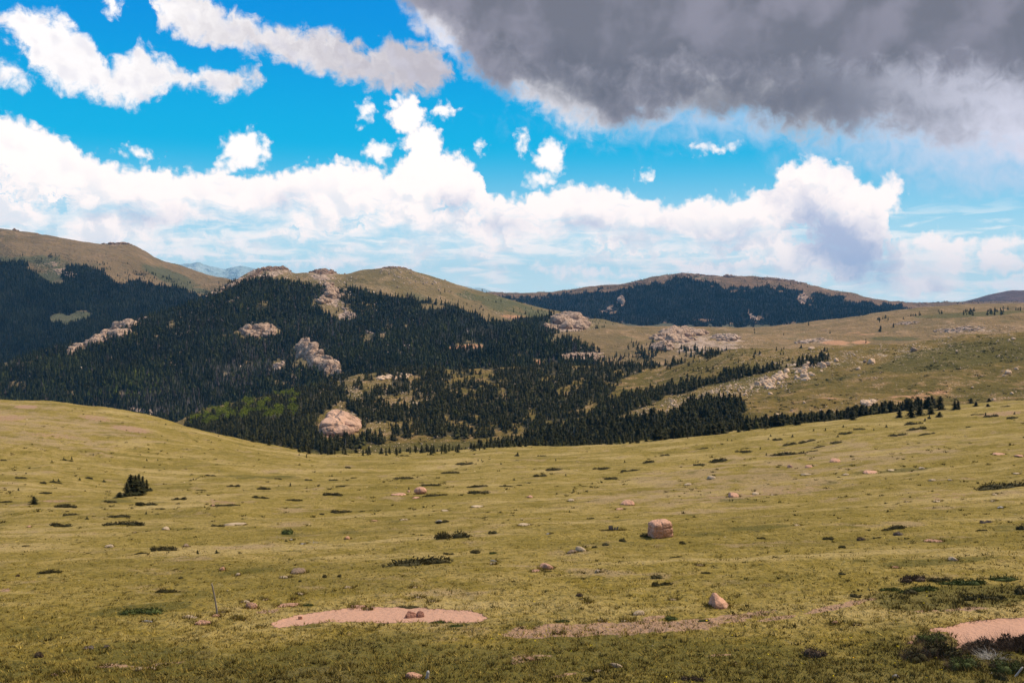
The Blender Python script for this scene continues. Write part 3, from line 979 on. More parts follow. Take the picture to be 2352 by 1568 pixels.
U, V = L3.U, L3.V
rock = np.clip(ell(U, V, 1620, 790, 150, 36, 0) * 2, 0, 1) * 0.6 + np.clip(ell(U, V, 2230, 756, 130, 14, 2) * 2, 0, 1) * 0.55 + np.clip(ell(U, V, 1870, 783, 60, 10, 2) * 2, 0, 1) * 0.6 + np.clip(ell(U, V, 2150, 745, 90, 8, 2) * 2, 0, 1) * 0.3
soil = np.clip(ell(U, V, 1990, 765, 100, 7, 3) * 2, 0, 1) * 0.5 + np.clip(ell(U, V, 1920, 787, 50, 8, 0) * 2, 0, 1) * 0.7 + np.clip(ell(U, V, 1980, 786, 26, 7, 0) * 2, 0, 1) * 0.9
lush = np.clip(ell(U, V, 2230, 722, 150, 7, 3) * 2, 0, 1) * 0.9 + np.clip(ell(U, V, 2050, 778, 90, 8, 0) * 2, 0, 1) * 0.5
L3.build('pasture_hills', M3, attrs=dict(forest=zero(L3), rock=np.clip(rock, 0, 1), soil=np.clip(soil, 0, 1), lush=lush))

U, V = L4.U, L4.V
d4 = dens4(U, V)
rock = np.zeros(U.shape)
for e, w in [((620, 622, 85, 20, 5), 0.6), ((742, 630, 46, 24, 0), 0.62), ((512, 660, 70, 14, 26), 0.9), ((765, 680, 52, 40, -20), 0.62), ((912, 616, 60, 12, 0), 0.5), ((1000, 650, 130, 18, -14), 0.25), ((1310, 745, 70, 30, 0), 0.7), ((1370, 815, 110, 18, 0), 0.7),
             ((240, 765, 90, 22, 24), 0.7), ((330, 690, 34, 10, 0), 0.8), ((1430, 765, 80, 14, 0), 0.6), ((795, 725, 30, 18, 0), 0.6)]:
    rock = np.maximum(rock, w * np.clip(ell(U, V, *e) * 2.2, 0, 1))
soil = np.clip(ell(U, V, 1070, 797, 55, 7, 4) * 3, 0, 1) + np.clip(ell(U, V, 1190, 728, 70, 7, -4) * 2, 0, 1) * 0.55 + np.clip(ell(U, V, 1238, 832, 12, 10, 0) * 2, 0, 1) * 0.7
lush = np.clip(ell(U, V, 1180, 705, 170, 22, -14) * 2, 0, 1) * 0.55
L4.build('wooded_mountain', M4, attrs=dict(forest=d4, rock=rock, soil=np.clip(soil, 0, 1), lush=lush))

U, V = L5.U, L5.V
d5 = dens5(U, V)
rock = np.clip(ell(U, V, 120, 615, 60, 24, 0) * 2, 0, 1) * 0.45 + np.clip(ell(U, V, 265, 560, 46, 8, 0) * 2, 0, 1) * 0.6
lush = np.clip(ell(U, V, 60, 625, 140, 60, 0) * 2, 0, 1) * 0.5 + np.clip(ell(U, V, 165, 730, 60, 20, 0) * 3, 0, 1) + np.clip(ell(U, V, 400, 640, 130, 20, -20) * 2, 0, 1) * 0.5
L5.build('bare_mountain', M5, attrs=dict(forest=np.clip(d5 * 1.1, 0, 1), rock=rock, soil=zero(L5), lush=lush))

U, V = L6.U, L6.V
d6 = dens6(U, V)
rock = np.clip(ell(U, V, 1570, 640, 170, 14, 0) * 2, 0, 1) * 0.45 + np.clip(ell(U, V, 1850, 660, 170, 14, -10) * 2, 0, 1) * 0.35
for e in [(1428, 690, 12, 15, 0), (1397, 713, 17, 8, 20), (1845, 685, 14, 14, 0), (1728, 727, 24, 6, -30)]:
    rock = np.maximum(rock, np.clip(ell(U, V, *e) * 4, 0, 1))
soil = np.clip(ell(U, V, 1612, 735, 32, 4, 0) * 3, 0, 1) * 0.3
lush = np.clip((V - 735) / 8, 0, 1) * 0.8 * (L6.K < 1.2)
L6.build('dark_mountain', M6, attrs=dict(forest=d6, rock=rock, soil=soil, lush=lush))
L7.build('far_hill', M7, attrs=dict(forest=zero(L7), rock=zero(L7), soil=zero(L7), lush=zero(L7)))
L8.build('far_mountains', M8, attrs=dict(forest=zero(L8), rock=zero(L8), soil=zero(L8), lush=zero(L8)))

# the low ground under and behind everything, out to the horizon
gm, T, b = new_mat('plain_ground')
P = T.n.new('ShaderNodeNewGeometry').outputs['Position']
T.put(b.inputs['Base Color'], T.mix(T.noise(P, 0.004, 6, 0.6), (0.10, 0.10, 0.045), (0.20, 0.17, 0.09)))
vv, ff = [(0, 0, -420)], []
rad = [400, 1500, 5000, 13000, 60000]
for r_ in rad:
    for k in range(48):
        vv.append((r_ * cos(k * pi / 24), r_ * sin(k * pi / 24), -420))
for i in range(len(rad) - 1):
    for k in range(48):
        a_, b_ = 1 + i * 48 + k, 1 + i * 48 + (k + 1) % 48
        ff.append((a_, b_, b_ + 48, a_ + 48))
tag(mesh_obj('ground', vv, ff, gm), kind='structure')
me_ = bpy.data.objects['ground'].data

# the rest of the meadow, round and behind the view point
gx_ = np.concatenate([-np.geomspace(1, 520, 90)[::-1], np.geomspace(1, 520, 90)])
gy_ = np.concatenate([-np.geomspace(1, 220, 40)[::-1], [0], np.geomspace(0.6, 330, 110)])
X_, Y_ = np.meshgrid(gx_, gy_)
yl_, zl_ = L1.colprof(-0.77)
yr_, zr_ = L1.colprof(0.77)
zf_l = np.interp(Y_, np.concatenate([[-220, -40], yl_]), np.concatenate([[-8, -2.2], zl_]))
zf_r = np.interp(Y_, np.concatenate([[-220, -40], yr_]), np.concatenate([[-8, -2.2], zr_]))
tt_ = np.clip(X_ / np.maximum(60, np.abs(Y_)) * 0.5 + 0.5, 0, 1)
Z_ = zf_l * (1 - tt_) + zf_r * tt_
edge_ = np.abs(X_) - 0.788 * np.maximum(Y_, 0)
Z_ -= 0.12 * np.clip(Y_ / 12, 0, 1) + 60.0 * np.clip(-edge_ / 40, 0, 1)
Z_ = np.minimum(Z_, -1.8 - 0.3 * np.clip(-edge_, 0, 1))
Z_ += fbm2(X_ / 20, Y_ / 20, 4, 77) * 0.4 * np.clip(edge_ / 15, 0, 1)
nr, nc = X_.shape
i_ = np.arange(nr - 1)[:, None] * nc + np.arange(nc - 1)[None, :]
z0_ = np.zeros(nr * nc)
tag(mesh_obj('meadow_margin', np.stack([X_, Y_, Z_], -1).reshape(-1, 3), np.stack([i_, i_ + 1, i_ + nc + 1, i_ + nc], -1).reshape(-1, 4), M1, attrs=dict(lush=z0_, soil=z0_, dry=z0_, gravel=z0_)), kind='structure')

# ------------------------------------------------------------------ scattering on sheets
def scatter(sh, n, dens, rng, margin=14, floor=0.10, box=(-420, 2780)):
    """n positions, uniform per picture area, kept where dens(u, v) says so"""
    U, V, Y = sh.U, sh.V, sh.Y
    vm = np.minimum.accumulate(V, axis=0)
    w = (U[:-1, 1:] - U[:-1, :-1]) * (V[:-1, :-1] - V[1:, :-1])
    wf = floor * (sh.X[:-1, 1:] - sh.X[:-1, :-1]) * (sh.Y[1:, :-1] - sh.Y[:-1, :-1]) * (F / sh.Y[:-1, :-1]) ** 2
    w = np.maximum(w, wf)
    w = np.where((V[:-1, :-1] < vm[:-1, :-1] + margin) & (U[:-1, :-1] > box[0]) & (U[:-1, :-1] < box[1]), w, 0)
    d = np.maximum(dens(U[:-1, :-1], V[:-1, :-1]), 0)
    w = (w * d).ravel()
    tot = w.sum()
    if n < 0:                                    # n = -(picture area per item)
        n = int(tot / -n)
    idx = rng.choice(len(w), size=n, p=w / tot)
    nc = sh.nc - 1
    r, c = idx // nc, idx % nc
    fr, fc = rng.random(n), rng.random(n)
    out = []
    for A in (sh.X, sh.Y, sh.Z):
        out.append((A[r, c] * (1 - fr) * (1 - fc) + A[r + 1, c] * fr * (1 - fc) + A[r, c + 1] * (1 - fr) * fc + A[r + 1, c + 1] * fr * fc))
    x, y, z = out
    u, v = project(x, y, z)
    return x, y, z, u, v


def merge(templates, which, x, y, z, sx, sz, rot, tone=None, tilt=None):
    """join many copies of small template meshes into one vertex/face array"""
    VV, FF, TT, off = [], [], [], 0
    for k, (tv, tf) in enumerate(templates):
        s = np.nonzero(which == k)[0]
        if len(s) == 0:
            continue
        c, sn = np.cos(rot[s])[:, None], np.sin(rot[s])[:, None]
        X = (tv[None, :, 0] * c - tv[None, :, 1] * sn) * sx[s][:, None]
        Y = (tv[None, :, 0] * sn + tv[None, :, 1] * c) * sx[s][:, None]
        Z = tv[None, :, 2] * sz[s][:, None]
        if tilt is not None:
            X = X + Z * tilt[s, 0][:, None]
            Y = Y + Z * tilt[s, 1][:, None]
        P = np.stack([X + x[s][:, None], Y + y[s][:, None], Z + z[s][:, None]], -1)
        n = len(tv)
        VV.append(P.reshape(-1, 3))
        FF.append((tf[None] + (np.arange(len(s)) * n)[:, None, None]).reshape(-1, 3) + off)
        if tone is not None:
            TT.append(np.repeat(tone[s], n, axis=0))
        off += n * len(s)
    return np.concatenate(VV), np.concatenate(FF), (np.concatenate(TT) if tone is not None else None)


# ------------------------------------------------------------------ conifers
def conifer_template(tiers, spokes, rad, seed, low=0.05, sub=1, irregular=0.3):
    """crown of unit height as whorls of drooping branch sprays"""
    r = random.Random(seed)
    V_, F_ = [], []
    side = [1 + 0.35 * r.uniform(-1, 1) for _ in range(12)]
    for i in range(tiers):
        h = low + (1 - low) * (i / tiers) ** 0.92
        R = rad * (1 - h) ** 0.8 * (1 + irregular * r.uniform(-1, 1)) + rad * 0.05
        if i == 0:
            R *= 0.8
        step = (1 - low) / tiers
        a0 = r.uniform(0, 6.28)
        ns = max(4, int(spokes * (0.55 + 0.45 * (1 - h))))
        for k in range(ns):
            a = a0 + 6.2832 * (k + 0.35 * r.uniform(-1, 1)) / ns
            Rk = R * side[int((a % 6.2831) / 6.2832 * 12) % 12] * (1 + irregular * r.uniform(-1, 1))
            da = 3.6 / ns
            top = min(1.0, h + step * (1.3 + 0.4 * r.random()))
            dr = step * r.uniform(0.2, 1.0)
            b = len(V_)
            V_.append((0, 0, top))
            V_.append((0.62 * Rk * cos(a - da), 0.62 * Rk * sin(a - da), h - dr * 0.25))
            V_.append((Rk * cos(a), Rk * sin(a), h - dr))
            V_.append((0.62 * Rk * cos(a + da), 0.62 * Rk * sin(a + da), h - dr * 0.25))
            F_ += [(b, b + 1, b + 2), (b, b + 2, b + 3)]
            if sub > 1:                          # hanging side sprays
                for q in range(sub):
                    t = r.uniform(0.35, 0.95)
                    aa = a + r.uniform(-1, 1) * da
                    p = (t * Rk * cos(aa), t * Rk * sin(aa), h - dr * t + step * 0.3)
                    s_ = rad * r.uniform(0.10, 0.22)
                    b = len(V_)
                    V_.append(p)
                    V_.append((p[0] + s_ * cos(aa + 1.0), p[1] + s_ * sin(aa + 1.0), p[2] - s_ * r.uniform(0.1, 0.8)))
                    V_.append((p[0] + s_ * 1.3 * cos(aa), p[1] + s_ * 1.3 * sin(aa), p[2] + s_ * r.uniform(-0.5, 0.7)))
                    V_.append((p[0] + s_ * cos(aa - 1.0), p[1] + s_ * sin(aa - 1.0), p[2] - s_ * r.uniform(0.1, 0.8)))
                    F_ += [(b, b + 1, b + 2), (b, b + 2, b + 3)]
    return np.array(V_), np.array(F_)


def foliage_mat(name, c1, c2, use_tone=False, scale=1.5):
    m, T, b = new_mat(name)
    if use_tone:
        n = T.n.new('ShaderNodeAttribute')
        n.attribute_name = 'tone'
        base = n.outputs['Color']
    else:
        oi = T.n.new('ShaderNodeObjectInfo')
        base = T.mix(oi.outputs['Random'], c1, c2)
    P = T.n.new('ShaderNodeNewGeometry').outputs['Position']
    base = T.mix(T.m('MULTIPLY', T.ss(T.noise(P, scale, 3, 0.6), 0.35, 0.7), 0.6), base, T.vm('MULTIPLY', base, (1.9, 1.7, 1.5)))
    T.put(b.inputs['Base Color'], base)
    b.inputs['Roughness'].default_value = 0.8
    return m


def bark_mat(name, c1, c2):
    m, T, b = new_mat(name)
    P = T.n.new('ShaderNodeTexCoord').outputs['Object']
    T.put(b.inputs['Base Color'], T.mix(T.noise(T.vm('MULTIPLY', P, (6, 6, 1)), 3, 4, 0.7), c1, c2))
    return m


MF = foliage_mat('conifer_needles', (0.0150, 0.0160, 0.0030), (0.030, 0.028, 0.0058))
MFM = foliage_mat('distant_needles', None, None, True, 0.2)
MBK = bark_mat('conifer_bark', (0.07, 0.05, 0.035), (0.16, 0.12, 0.09))
MDW = bark_mat('dead_wood', (0.30, 0.27, 0.24), (0.52, 0.48, 0.44))
MWW = bark_mat('weathered_post', (0.16, 0.13, 0.105), (0.36, 0.31, 0.26))


def trunk_geo(r0, h, n=6, bend=0.0, top=0.15):
    V_, F_ = [], []
    rings = 5
    for i in range(rings):
        t = i / (rings - 1)
        rr = r0 * (1 - t) + r0 * top * t
        for k in range(n):
            a = 6.2832 * k / n
            V_.append((rr * cos(a) + bend * t * t, rr * sin(a), h * t - 0.05 * (i == 0)))
    for i in range(rings - 1):
        for k in range(n):
            a_, b_ = i * n + k, i * n + (k + 1) % n
            F_.append((a_, b_, b_ + n, a_ + n))
    return V_, F_


HI = [conifer_template(17, 10, 0.17 + 0.025 * k, 100 + k, 0.04, 2, 0.35) for k in range(6)]
# the first of each kind: an Empty with its trunk and its crown
PROTO = {}
TREES = []


def make_conifer(k):
    tv, tf = HI[k]
    root = bpy.data.objects.new('conifer_tree', None)
    COL.objects.link(root)
    V_, F_ = trunk_geo(0.016, 0.93, 7, 0.01)
    mesh_obj('trunk', V_, F_, MBK, root)
    mesh_obj('crown', tv, tf, MF, root, smooth=False)
    return root


def depthw(Y, lo, hi):
    return 'front ' if Y < lo else ('rear ' if Y > hi else 'mid row ')


def put_conifer(k, x, y, z, w, h, rot, label, group, cat='tree'):
    if k not in PROTO:
        root = PROTO[k] = make_conifer(k)
    else:
        src = PROTO[k]
        root = src.copy()
        COL.objects.link(root)
        for ch in src.children:
            c = ch.copy()
            COL.objects.link(c)
            c.parent = root
    root.location = (x, y, z)
    root.rotation_euler = (0, 0, rot)
    root.scale = (w, w, h)
    tag(root, label, cat, group)
    return root


def c2(x, y):
    return x * .336 + 780.9, y * .336 + 564.5


def c3(x, y):
    return x * .336 + 1561.7, y * .336 + 564.5


def c4(x, y):
    return x * .336, y * .336 + 1041.5


def c5(x, y):
    return x * .336 + 780.9, y * .336 + 1041.5


def c6(x, y):
    return x * .336 + 1561.7, y * .336 + 1041.5


rng = np.random.default_rng(11)
rr = random.Random(5)
n_ind = 0
# the clump of conifers standing out on the meadow, and the lone one by the left edge
clump = [(c4, 868, 292, 42, 98, 'left front conifer of the clump standing on the meadow'), (c4, 896, 291, 58, 152, 'tallest conifer in the dark clump on the meadow'),
         (c4, 928, 287, 60, 142, 'broad front conifer in the middle of the meadow clump'), (c4, 962, 281, 46, 96, 'short bushy conifer at the right front of the meadow clump'),
         (c4, 950, 272, 42, 136, 'slim tall conifer behind the middle of the meadow clump'), (c4, 976, 268, 30, 118, 'narrow conifer on the right shoulder of the meadow clump'),
         (c4, 1003, 258, 26, 84, 'thin conifer standing apart at the right of the meadow clump'), (c4, 819, 299, 36, 38, 'small conifer at the left foot of the meadow clump'),
         (c4, 1028, 256, 24, 26, 'knee high conifer at the right foot of the meadow clump'), (c4, 233, 346, 62, 56, 'lone bushy conifer near the left edge of the meadow')]
for i, (f, x, y, w, h, lab) in enumerate(clump):
    u, v = f(x, y)
    X, Y, Z = L1.locate(u, v)
    s = Y / F * 0.336
    k = i % 6
    put_conifer(k, X, Y, Z - 0.02, w * s / (2 * (0.17 + 0.025 * k)) * (1.7 if i < 9 else 1.05), h * s * 1.03, rr.uniform(0, 6), lab, 'conifers of the meadow clump' if i < 9 else None)
    n_ind += 1

# tall ones along the far edge of the meadow
edge = [(c3, 1580, 1176, 62, 116, 'tall rounded conifer in the dark belt at the right edge of the meadow'), (c3, 1778, 1120, 74, 98, 'tall dark conifer between belt and loose pair at the far right of the meadow'),
        (c3, 1878, 1120, 44, 68, 'left conifer of the leaning pair right of the tree belt'), (c3, 1902, 1120, 40, 66, 'right conifer of the leaning pair right of the tree belt'),
        (c3, 1640, 1162, 66, 76, 'round conifer just right of the tallest one in the meadow edge belt'), (c3, 1715, 1148, 60, 54, 'squat conifer at the right end of the belt'),
        (c3, 1775, 1170, 46, 40, 'low round conifer in front of the belt at far right'), (c3, 1990, 1078, 42, 42, 'upper conifer of the two round ones right of the belt'),
        (c3, 2024, 1096, 36, 34, 'lower conifer of the two round ones right of the belt'), (c3, 2112, 1066, 34, 28, 'small conifer beyond the grass edge near the right side'),
        (c3, 2105, 1098, 30, 22, 'low conifer just inside the meadow near the right side'), (c3, 1715, 1100, 40, 34, 'small conifer behind the right end of the belt'),
        (c3, 800, 1225, 56, 80, 'tall conifer in the middle of the meadow edge belt'), (c3, 1175, 1190, 60, 70, 'broad conifer in the meadow edge belt below the boulder cluster'),
        (c3, 1500, 1172, 46, 62, 'conifer left of the tall rounded one in the belt')]
for i, (f, x, y, w, h, lab) in enumerate(edge):
    u, v = f(x, y)
    X, Y, Z = L1.locate(u, v)
    s = Y / F * 0.336
    k = (i * 5 + 2) % 6
    put_conifer(k, X, Y, Z - 0.1, w * s / (2 * (0.17 + 0.025 * k)) * 1.15, h * s, rr.uniform(0, 6), lab, 'conifers along the far edge of the meadow')
    n_ind += 1

# candidates: belt on the back slope of the meadow, and the valley woods
cand = []
for q in range(1300):
    u = rng.uniform(560, 2150)
    dens = np.interp(u, [400, 560, 800, 1100, 1500, 1560, 1900, 2100, 2150], [0.0, 0.10, 0.22, 0.4, 0.7, 1, 1, 0.8, 0.15])
    if rng.random() > dens:
        continue
    a = (u - W0 / 2) / F
    yy, zz = L1.colprof(a)
    cy = float(np.interp((u), [p[0] for p in crest], [p[2] for p in crest]))
    Y = cy + rng.uniform(2, 60) if u < 1560 else cy + rng.uniform(-6, 42) * (0.35 if u > 1950 else 1)
    Z = float(np.interp(Y, yy, zz))
    hpx = rng.uniform(13, 22) if u < 1500 else rng.uniform(16, 30)
    cand.append((a * Y, Y, Z, hpx * Y / F, u, 'edge'))
x, y, z, u, v = scatter(L2, -20, dens2, rng, margin=26)
hh = np.clip(rng.normal(5.3, 1.5, len(x)), 2.0, 9.5)
hh = np.where((dens2(u, v) < 0.4), hh * 0.62, hh)
order = rng.permutation(len(x))
cell = {}
for i in order:
    key = (int(x[i] // 2.0), int(y[i] // 2.0))
    if key in cell:
        continue
    cell[key] = 1
    cand.append((x[i], y[i], z[i], hh[i], u[i], 'valley' if v[i] > 962 else ('left' if u[i] < 1000 else ('top' if v[i] < 865 else 'mid'))))
ASP = [(500, 940, 60, 12, -18), (575, 925, 46, 16, -10), (640, 905, 46, 9, -16), (660, 945, 26, 18, 0), (560, 958, 90, 12, 0), (460, 972, 40, 8, 0)]


def is_aspen(u, v):
    return any(ell(u, v, *e) > 0 for e in ASP) and fbm2(np.array([u / 14.0]), np.array([v / 8.0]), 3, 44)[0] > 0.08


aspen_c = []
rest = []
for c in cand:
    if c[5] != 'edge':
        pu, pv = project(c[0], c[1], c[2])
        if pu < 720 and is_aspen(pu, pv):
            aspen_c.append(c)
            continue
    rest.append(c)
vis = []
for c in rest:                                   # which of them can be seen over the meadow's edge
    pu, pv = project(c[0], c[1], c[2] + c[3] * 0.75)
    cr = float(np.interp(pu, [p[0] for p in crest], [p[1] for p in crest]))
    vis.append(c[3] / c[1] * (1 if (pv < cr and 0 < pu < W0) else 0.01))
order = np.argsort(-np.array(vis))
LAB = {'edge': ('dark conifer of the belt where the meadow ends', 'conifers along the far edge of the meadow'),
       'valley': ('dark conifer on the valley floor', 'conifers on the valley floor'),
       'left': ('dark conifer in the open stony wood', 'conifers in the open wood on the left of the knoll'),
       'mid': ('dark conifer in the dense wood on the knoll', 'conifers of the dense wood on the knoll'),
       'top': ('dark conifer on the crest of the wooded knoll', 'conifers on the crest of the knoll')}
LANDX = ['at the far left', 'left of the aspen grove', 'near the aspen grove', 'near the pink granite dome', 'left of the middle', 'right of the middle', 'below the boulder field', 'toward the right edge']
mass = []


def cyf(pu):
    return float(np.interp(pu, [p[0] for p in crest], [p[2] for p in crest]))


for q, i in enumerate(order):
    X, Y, Z, h, u_, zone = rest[i]
    if n_ind < 300:
        k = rr.randrange(6)
        w = h * rr.uniform(1.15, 1.6) * (1.5 if zone == 'edge' else 1)
        pu, pv = project(X, Y, Z)
        sz = 'tall' if h > 7.0 else ('low' if h < 5.0 else 'middling')
        if zone == 'edge':
            sz = 'taller' if h > 4.0 else 'lower'
        nm = LANDX[int(min(7, max(0, pu / W0 * 8)))]
        put_conifer(k, X, Y, Z - 0.1, w, h, rr.uniform(0, 6.28), sz + ' ' + (depthw(Y, 590, 660) if zone == 'valley' else (depthw(Y, cyf(pu) + 12, cyf(pu) + 30) if zone == 'edge' else '')) + LAB[zone][0] + ', ' + nm, LAB[zone][1])
        n_ind += 1
    else:
        mass.append(rest[i])
MIDT = [conifer_template(9, 8, 0.18 + 0.02 * k, 200 + k, 0.03, 1, 0.4) for k in range(6)]
LOWT = [conifer_template(5, 5, 0.17 + 0.02 * k, 300 + k, 0.0, 1, 0.4) for k in range(5)]
TINY = [conifer_template(3, 4, 0.20 + 0.02 * k, 400 + k, 0.0, 1, 0.4) for k in range(4)]


def tones(n, rng, c1, c2, extra=None):
    t = rng.random(n)[:, None]
    c = np.array(c1)[None] * (1 - t) + np.array(c2)[None] * t
    c = c * (rng.uniform(0.6, 1.3, n) * np.where(rng.random(n) < 0.12, 1.6, 1.0))[:, None]
    return np.concatenate([c, np.ones((n, 1))], 1)


def wood(name, tmpl, x, y, z, h, wr, tone, label, mat=None):
    n = len(x)
    which = rng.integers(0, len(tmpl), n)
    v, f, t = merge(tmpl, which, x, y, z, h * wr, h, rng.uniform(0, 6.28, n), tone)
    o = mesh_obj(name, v, f, mat or MFM, smooth=False, colattr=t)
    tag(o, label, 'forest', kind='stuff')
    return o


ma = np.array([[m_[0], m_[1], m_[2], m_[3]] for m_ in mass])
wood('conifer_wood', MIDT, ma[:, 0], ma[:, 1], ma[:, 2] - 0.1, ma[:, 3], rng.uniform(1.15, 1.6, len(ma)), tones(len(ma), rng, (0.0150, 0.0160, 0.0030), (0.030, 0.028, 0.0058)),
     'dark conifer wood covering the knoll beyond the meadow')
# wooded mountain
x, y, z, u, v = scatter(L4, -14, dens4, rng, margin=12)
nz = fbm2(u / 60, v / 30, 3, 66)
h = np.clip(rng.normal(8.6, 2.4, len(x)) * np.where(dens4(u, v) < 0.3, 0.6, 1.0), 4, 19)
tn = tones(len(x), rng, (0.012, 0.015, 0.004), (0.025, 0.028, 0.007))  # cloud shadow over the mountain is put into these dark tones
tn[:, :3] *= (1 + 0.7 * nz)[:, None]
yl = (rng.random(len(x)) < np.clip(np.maximum(ell(u, v, 115, 885, 26, 10, 20), np.maximum(ell(u, v, 205, 915, 34, 8, 10), ell(u, v, 300, 890, 80, 40))) * 1.5, 0, 0.22))
tn[yl, :3] = np.array([0.07, 0.085, 0.012])[None] * rng.uniform(0.6, 1.1, yl.sum())[:, None]
gy = rng.random(len(x)) < 0.05 + 0.22 * np.clip(np.maximum(ell(u, v, 560, 850, 260, 60, 20), ell(u, v, 350, 930, 160, 50)) * 1.5, 0, 1) * (nz > -0.1)
tn[gy, :3] = np.array([0.045, 0.036, 0.032])[None] * rng.uniform(0.6, 1.3, gy.sum())[:, None]
wood('mountain_forest', LOWT, x, y, z - 0.2, h, rng.uniform(0.9, 1.25, len(x)), tn, 'dark conifer forest covering the lower slopes of the middle mountain')
sn = rng.random(len(x)) < 0.05
# left mountain
x5, y5, z5, u5, v5 = scatter(L5, -8, dens5, rng, margin=6)
h5 = np.clip(rng.normal(9, 2.2, len(x5)), 4, 14) * np.where(dens5(u5, v5) < 0.6, 0.6, 1)
t5 = tones(len(x5), rng, (0.008, 0.011, 0.006), (0.016, 0.018, 0.009))  # tree colour darkened to stand in for cloud shadow
t5[:, :3] *= (1 + 0.9 * fbm2(u5 / 40, v5 / 20, 4, 67))[:, None]
wood('left_mountain_forest', TINY, x5, y5, z5 - 0.2, h5, rng.uniform(0.8, 1.2, len(x5)), t5, 'dark blue green forest filling the foot of the long left mountain')
x6, y6, z6, u6, v6 = scatter(L6, -5, dens6, rng, margin=4)
h6 = np.clip(rng.normal(10, 2.5, len(x6)), 4, 15) * np.where(dens6(u6, v6) < 0.5, 0.55, 1)
t6 = tones(len(x6), rng, (0.008, 0.009, 0.006), (0.017, 0.016, 0.009))  # shade of the clouds painted into the dark tree colour here too
t6[:, :3] *= (1 + 0.9 * fbm2(u6 / 30, v6 / 12, 4, 68))[:, None]
wood('right_mountain_forest', TINY, x6, y6, z6 - 0.2, h6, rng.uniform(0.8, 1.2, len(x6)), t6, 'dark blue forest on the flank of the distant right mountain')

# scattered far trees on the pasture hills and the flat park
def dens3(u, v):
    n = fbm2(u / 30, v / 9, 3, 97)
    d = np.where(inpoly(*J(u, v, 8, 16, 3), [(1440, 775), (1500, 790), (1560, 800), (1640, 800), (1700, 812), (1600, 840), (1440, 850)]), np.clip(0.25 + n, 0, 0.8), 0.004)
    d = np.where(ell(u, v, 2230, 722, 150, 6, 3) > 0, np.clip(0.15 + n, 0, 0.6), d)
    d = np.where(ell(u, v, 2060, 735, 60, 5, 5) > 0, 0.2, d)
    return np.where(v > 703, d, 0)


x3, y3, z3, u3, v3 = scatter(L3, -28, dens3, rng, margin=6)
wood('pasture_trees', LOWT, x3, y3, z3 - 0.2, rng.uniform(4, 11, len(x3)), rng.uniform(0.9, 1.4, len(x3)), tones(len(x3), rng, (0.017, 0.022, 0.012), (0.03, 0.034, 0.018)), 'small dark conifers dotted over the far pasture and between its granite domes')

# dead standing trees
SNAG = [(np.array([(0.02, 0, 0), (-0.012, 0.017, 0), (-0.012, -0.017, 0), (0.003 * k, 0, 1.0), (0.01, 0, .55), (0.07, .03, .62), (0.01, 0, .58), (-.01, 0, .4), (-.07, -.02, .44), (-.01, 0, .43)]),
         np.array([(0, 1, 3), (1, 2, 3), (2, 0, 3), (4, 5, 6), (7, 8, 9)])) for k in range(3)]
ds = scatter(L4, 1100, lambda u, v: np.clip(np.maximum(np.maximum(ell(u, v, 560, 850, 280, 60, 20), ell(u, v, 350, 930, 180, 50)), ell(u, v, 1090, 775, 90, 22)) * 1.5, 0, 1) * np.clip(0.2 + fbm2(u / 30, v / 14, 3, 12) * 2, 0.0, 1) * (dens4(u, v) > 0.5), rng)
n = len(ds[0])
vv, ff, tt = merge(SNAG, rng.integers(0, 3, n), ds[0], ds[1], ds[2], np.full(n, 9.0), rng.uniform(7, 13, n), rng.uniform(0, 6, n))
tag(mesh_obj('dead_trees', vv, ff, bark_mat('far_dead_wood', (0.13, 0.11, 0.10), (0.22, 0.20, 0.19)), smooth=False), 'pale dead trunks scattered through the forest of the middle mountain', 'dead trees', kind='stuff')
# the nearer ones, one by one
DT = None
k_ = 0
ds = scatter(L2, 400, lambda u, v: (dens2(u, v) > 0.05) * (np.maximum(ell(u, v, 880, 890, 190, 60, 8), np.maximum(ell(u, v, 900, 1000, 190, 40), ell(u, v, 1480, 1000, 300, 40))) > 0), rng)
for i in range(len(ds[0])):
    pu, pv = ds[3][i], ds[4][i]
    cr = float(np.interp(pu, [p[0] for p in crest], [p[1] for p in crest]))
    if pv > cr - 6 or k_ >= 60:
        continue
    k_ += 1
    if DT is None:
        V_, F_ = trunk_geo(0.017, 1.0, 6, 0.03, 0.1)
        V_ = list(V_)
        F3 = [(a, b, c) for (a, b, c, d) in F_] + [(a, c, d) for (a, b, c, d) in F_]
        for q in range(12):
            hq, aq = rr.uniform(0.3, 0.95), rr.uniform(0, 6.28)
            lq = 0.16 * (1.1 - hq)
            b_ = len(V_)
            V_ += [(0, 0, hq - 0.008), (0, 0, hq + 0.01), (lq * cos(aq), lq * sin(aq), hq + 0.03)]
            F3.append((b_, b_ + 1, b_ + 2))
        DT = mesh_obj('dead_tree', V_, F3, MDW, smooth=False)
        o = DT
    else:
        o = DT.copy()
        COL.objects.link(o)
    h = rr.uniform(5, 9)
    o.location = (ds[0][i], ds[1][i], ds[2][i] - 0.1)
    o.rotation_euler = (rr.uniform(-.1, .1), rr.uniform(-.12, .12), rr.uniform(0, 6))
    o.scale = (h, h, h)
    left = pu < 1100
    tag(o, 'bare grey dead trunk among the conifers of the open stony wood' if left else 'bare grey dead trunk in the belt of conifers on the right', 'dead tree', 'dead trees in the open wood' if left else 'dead trees in the right belt')

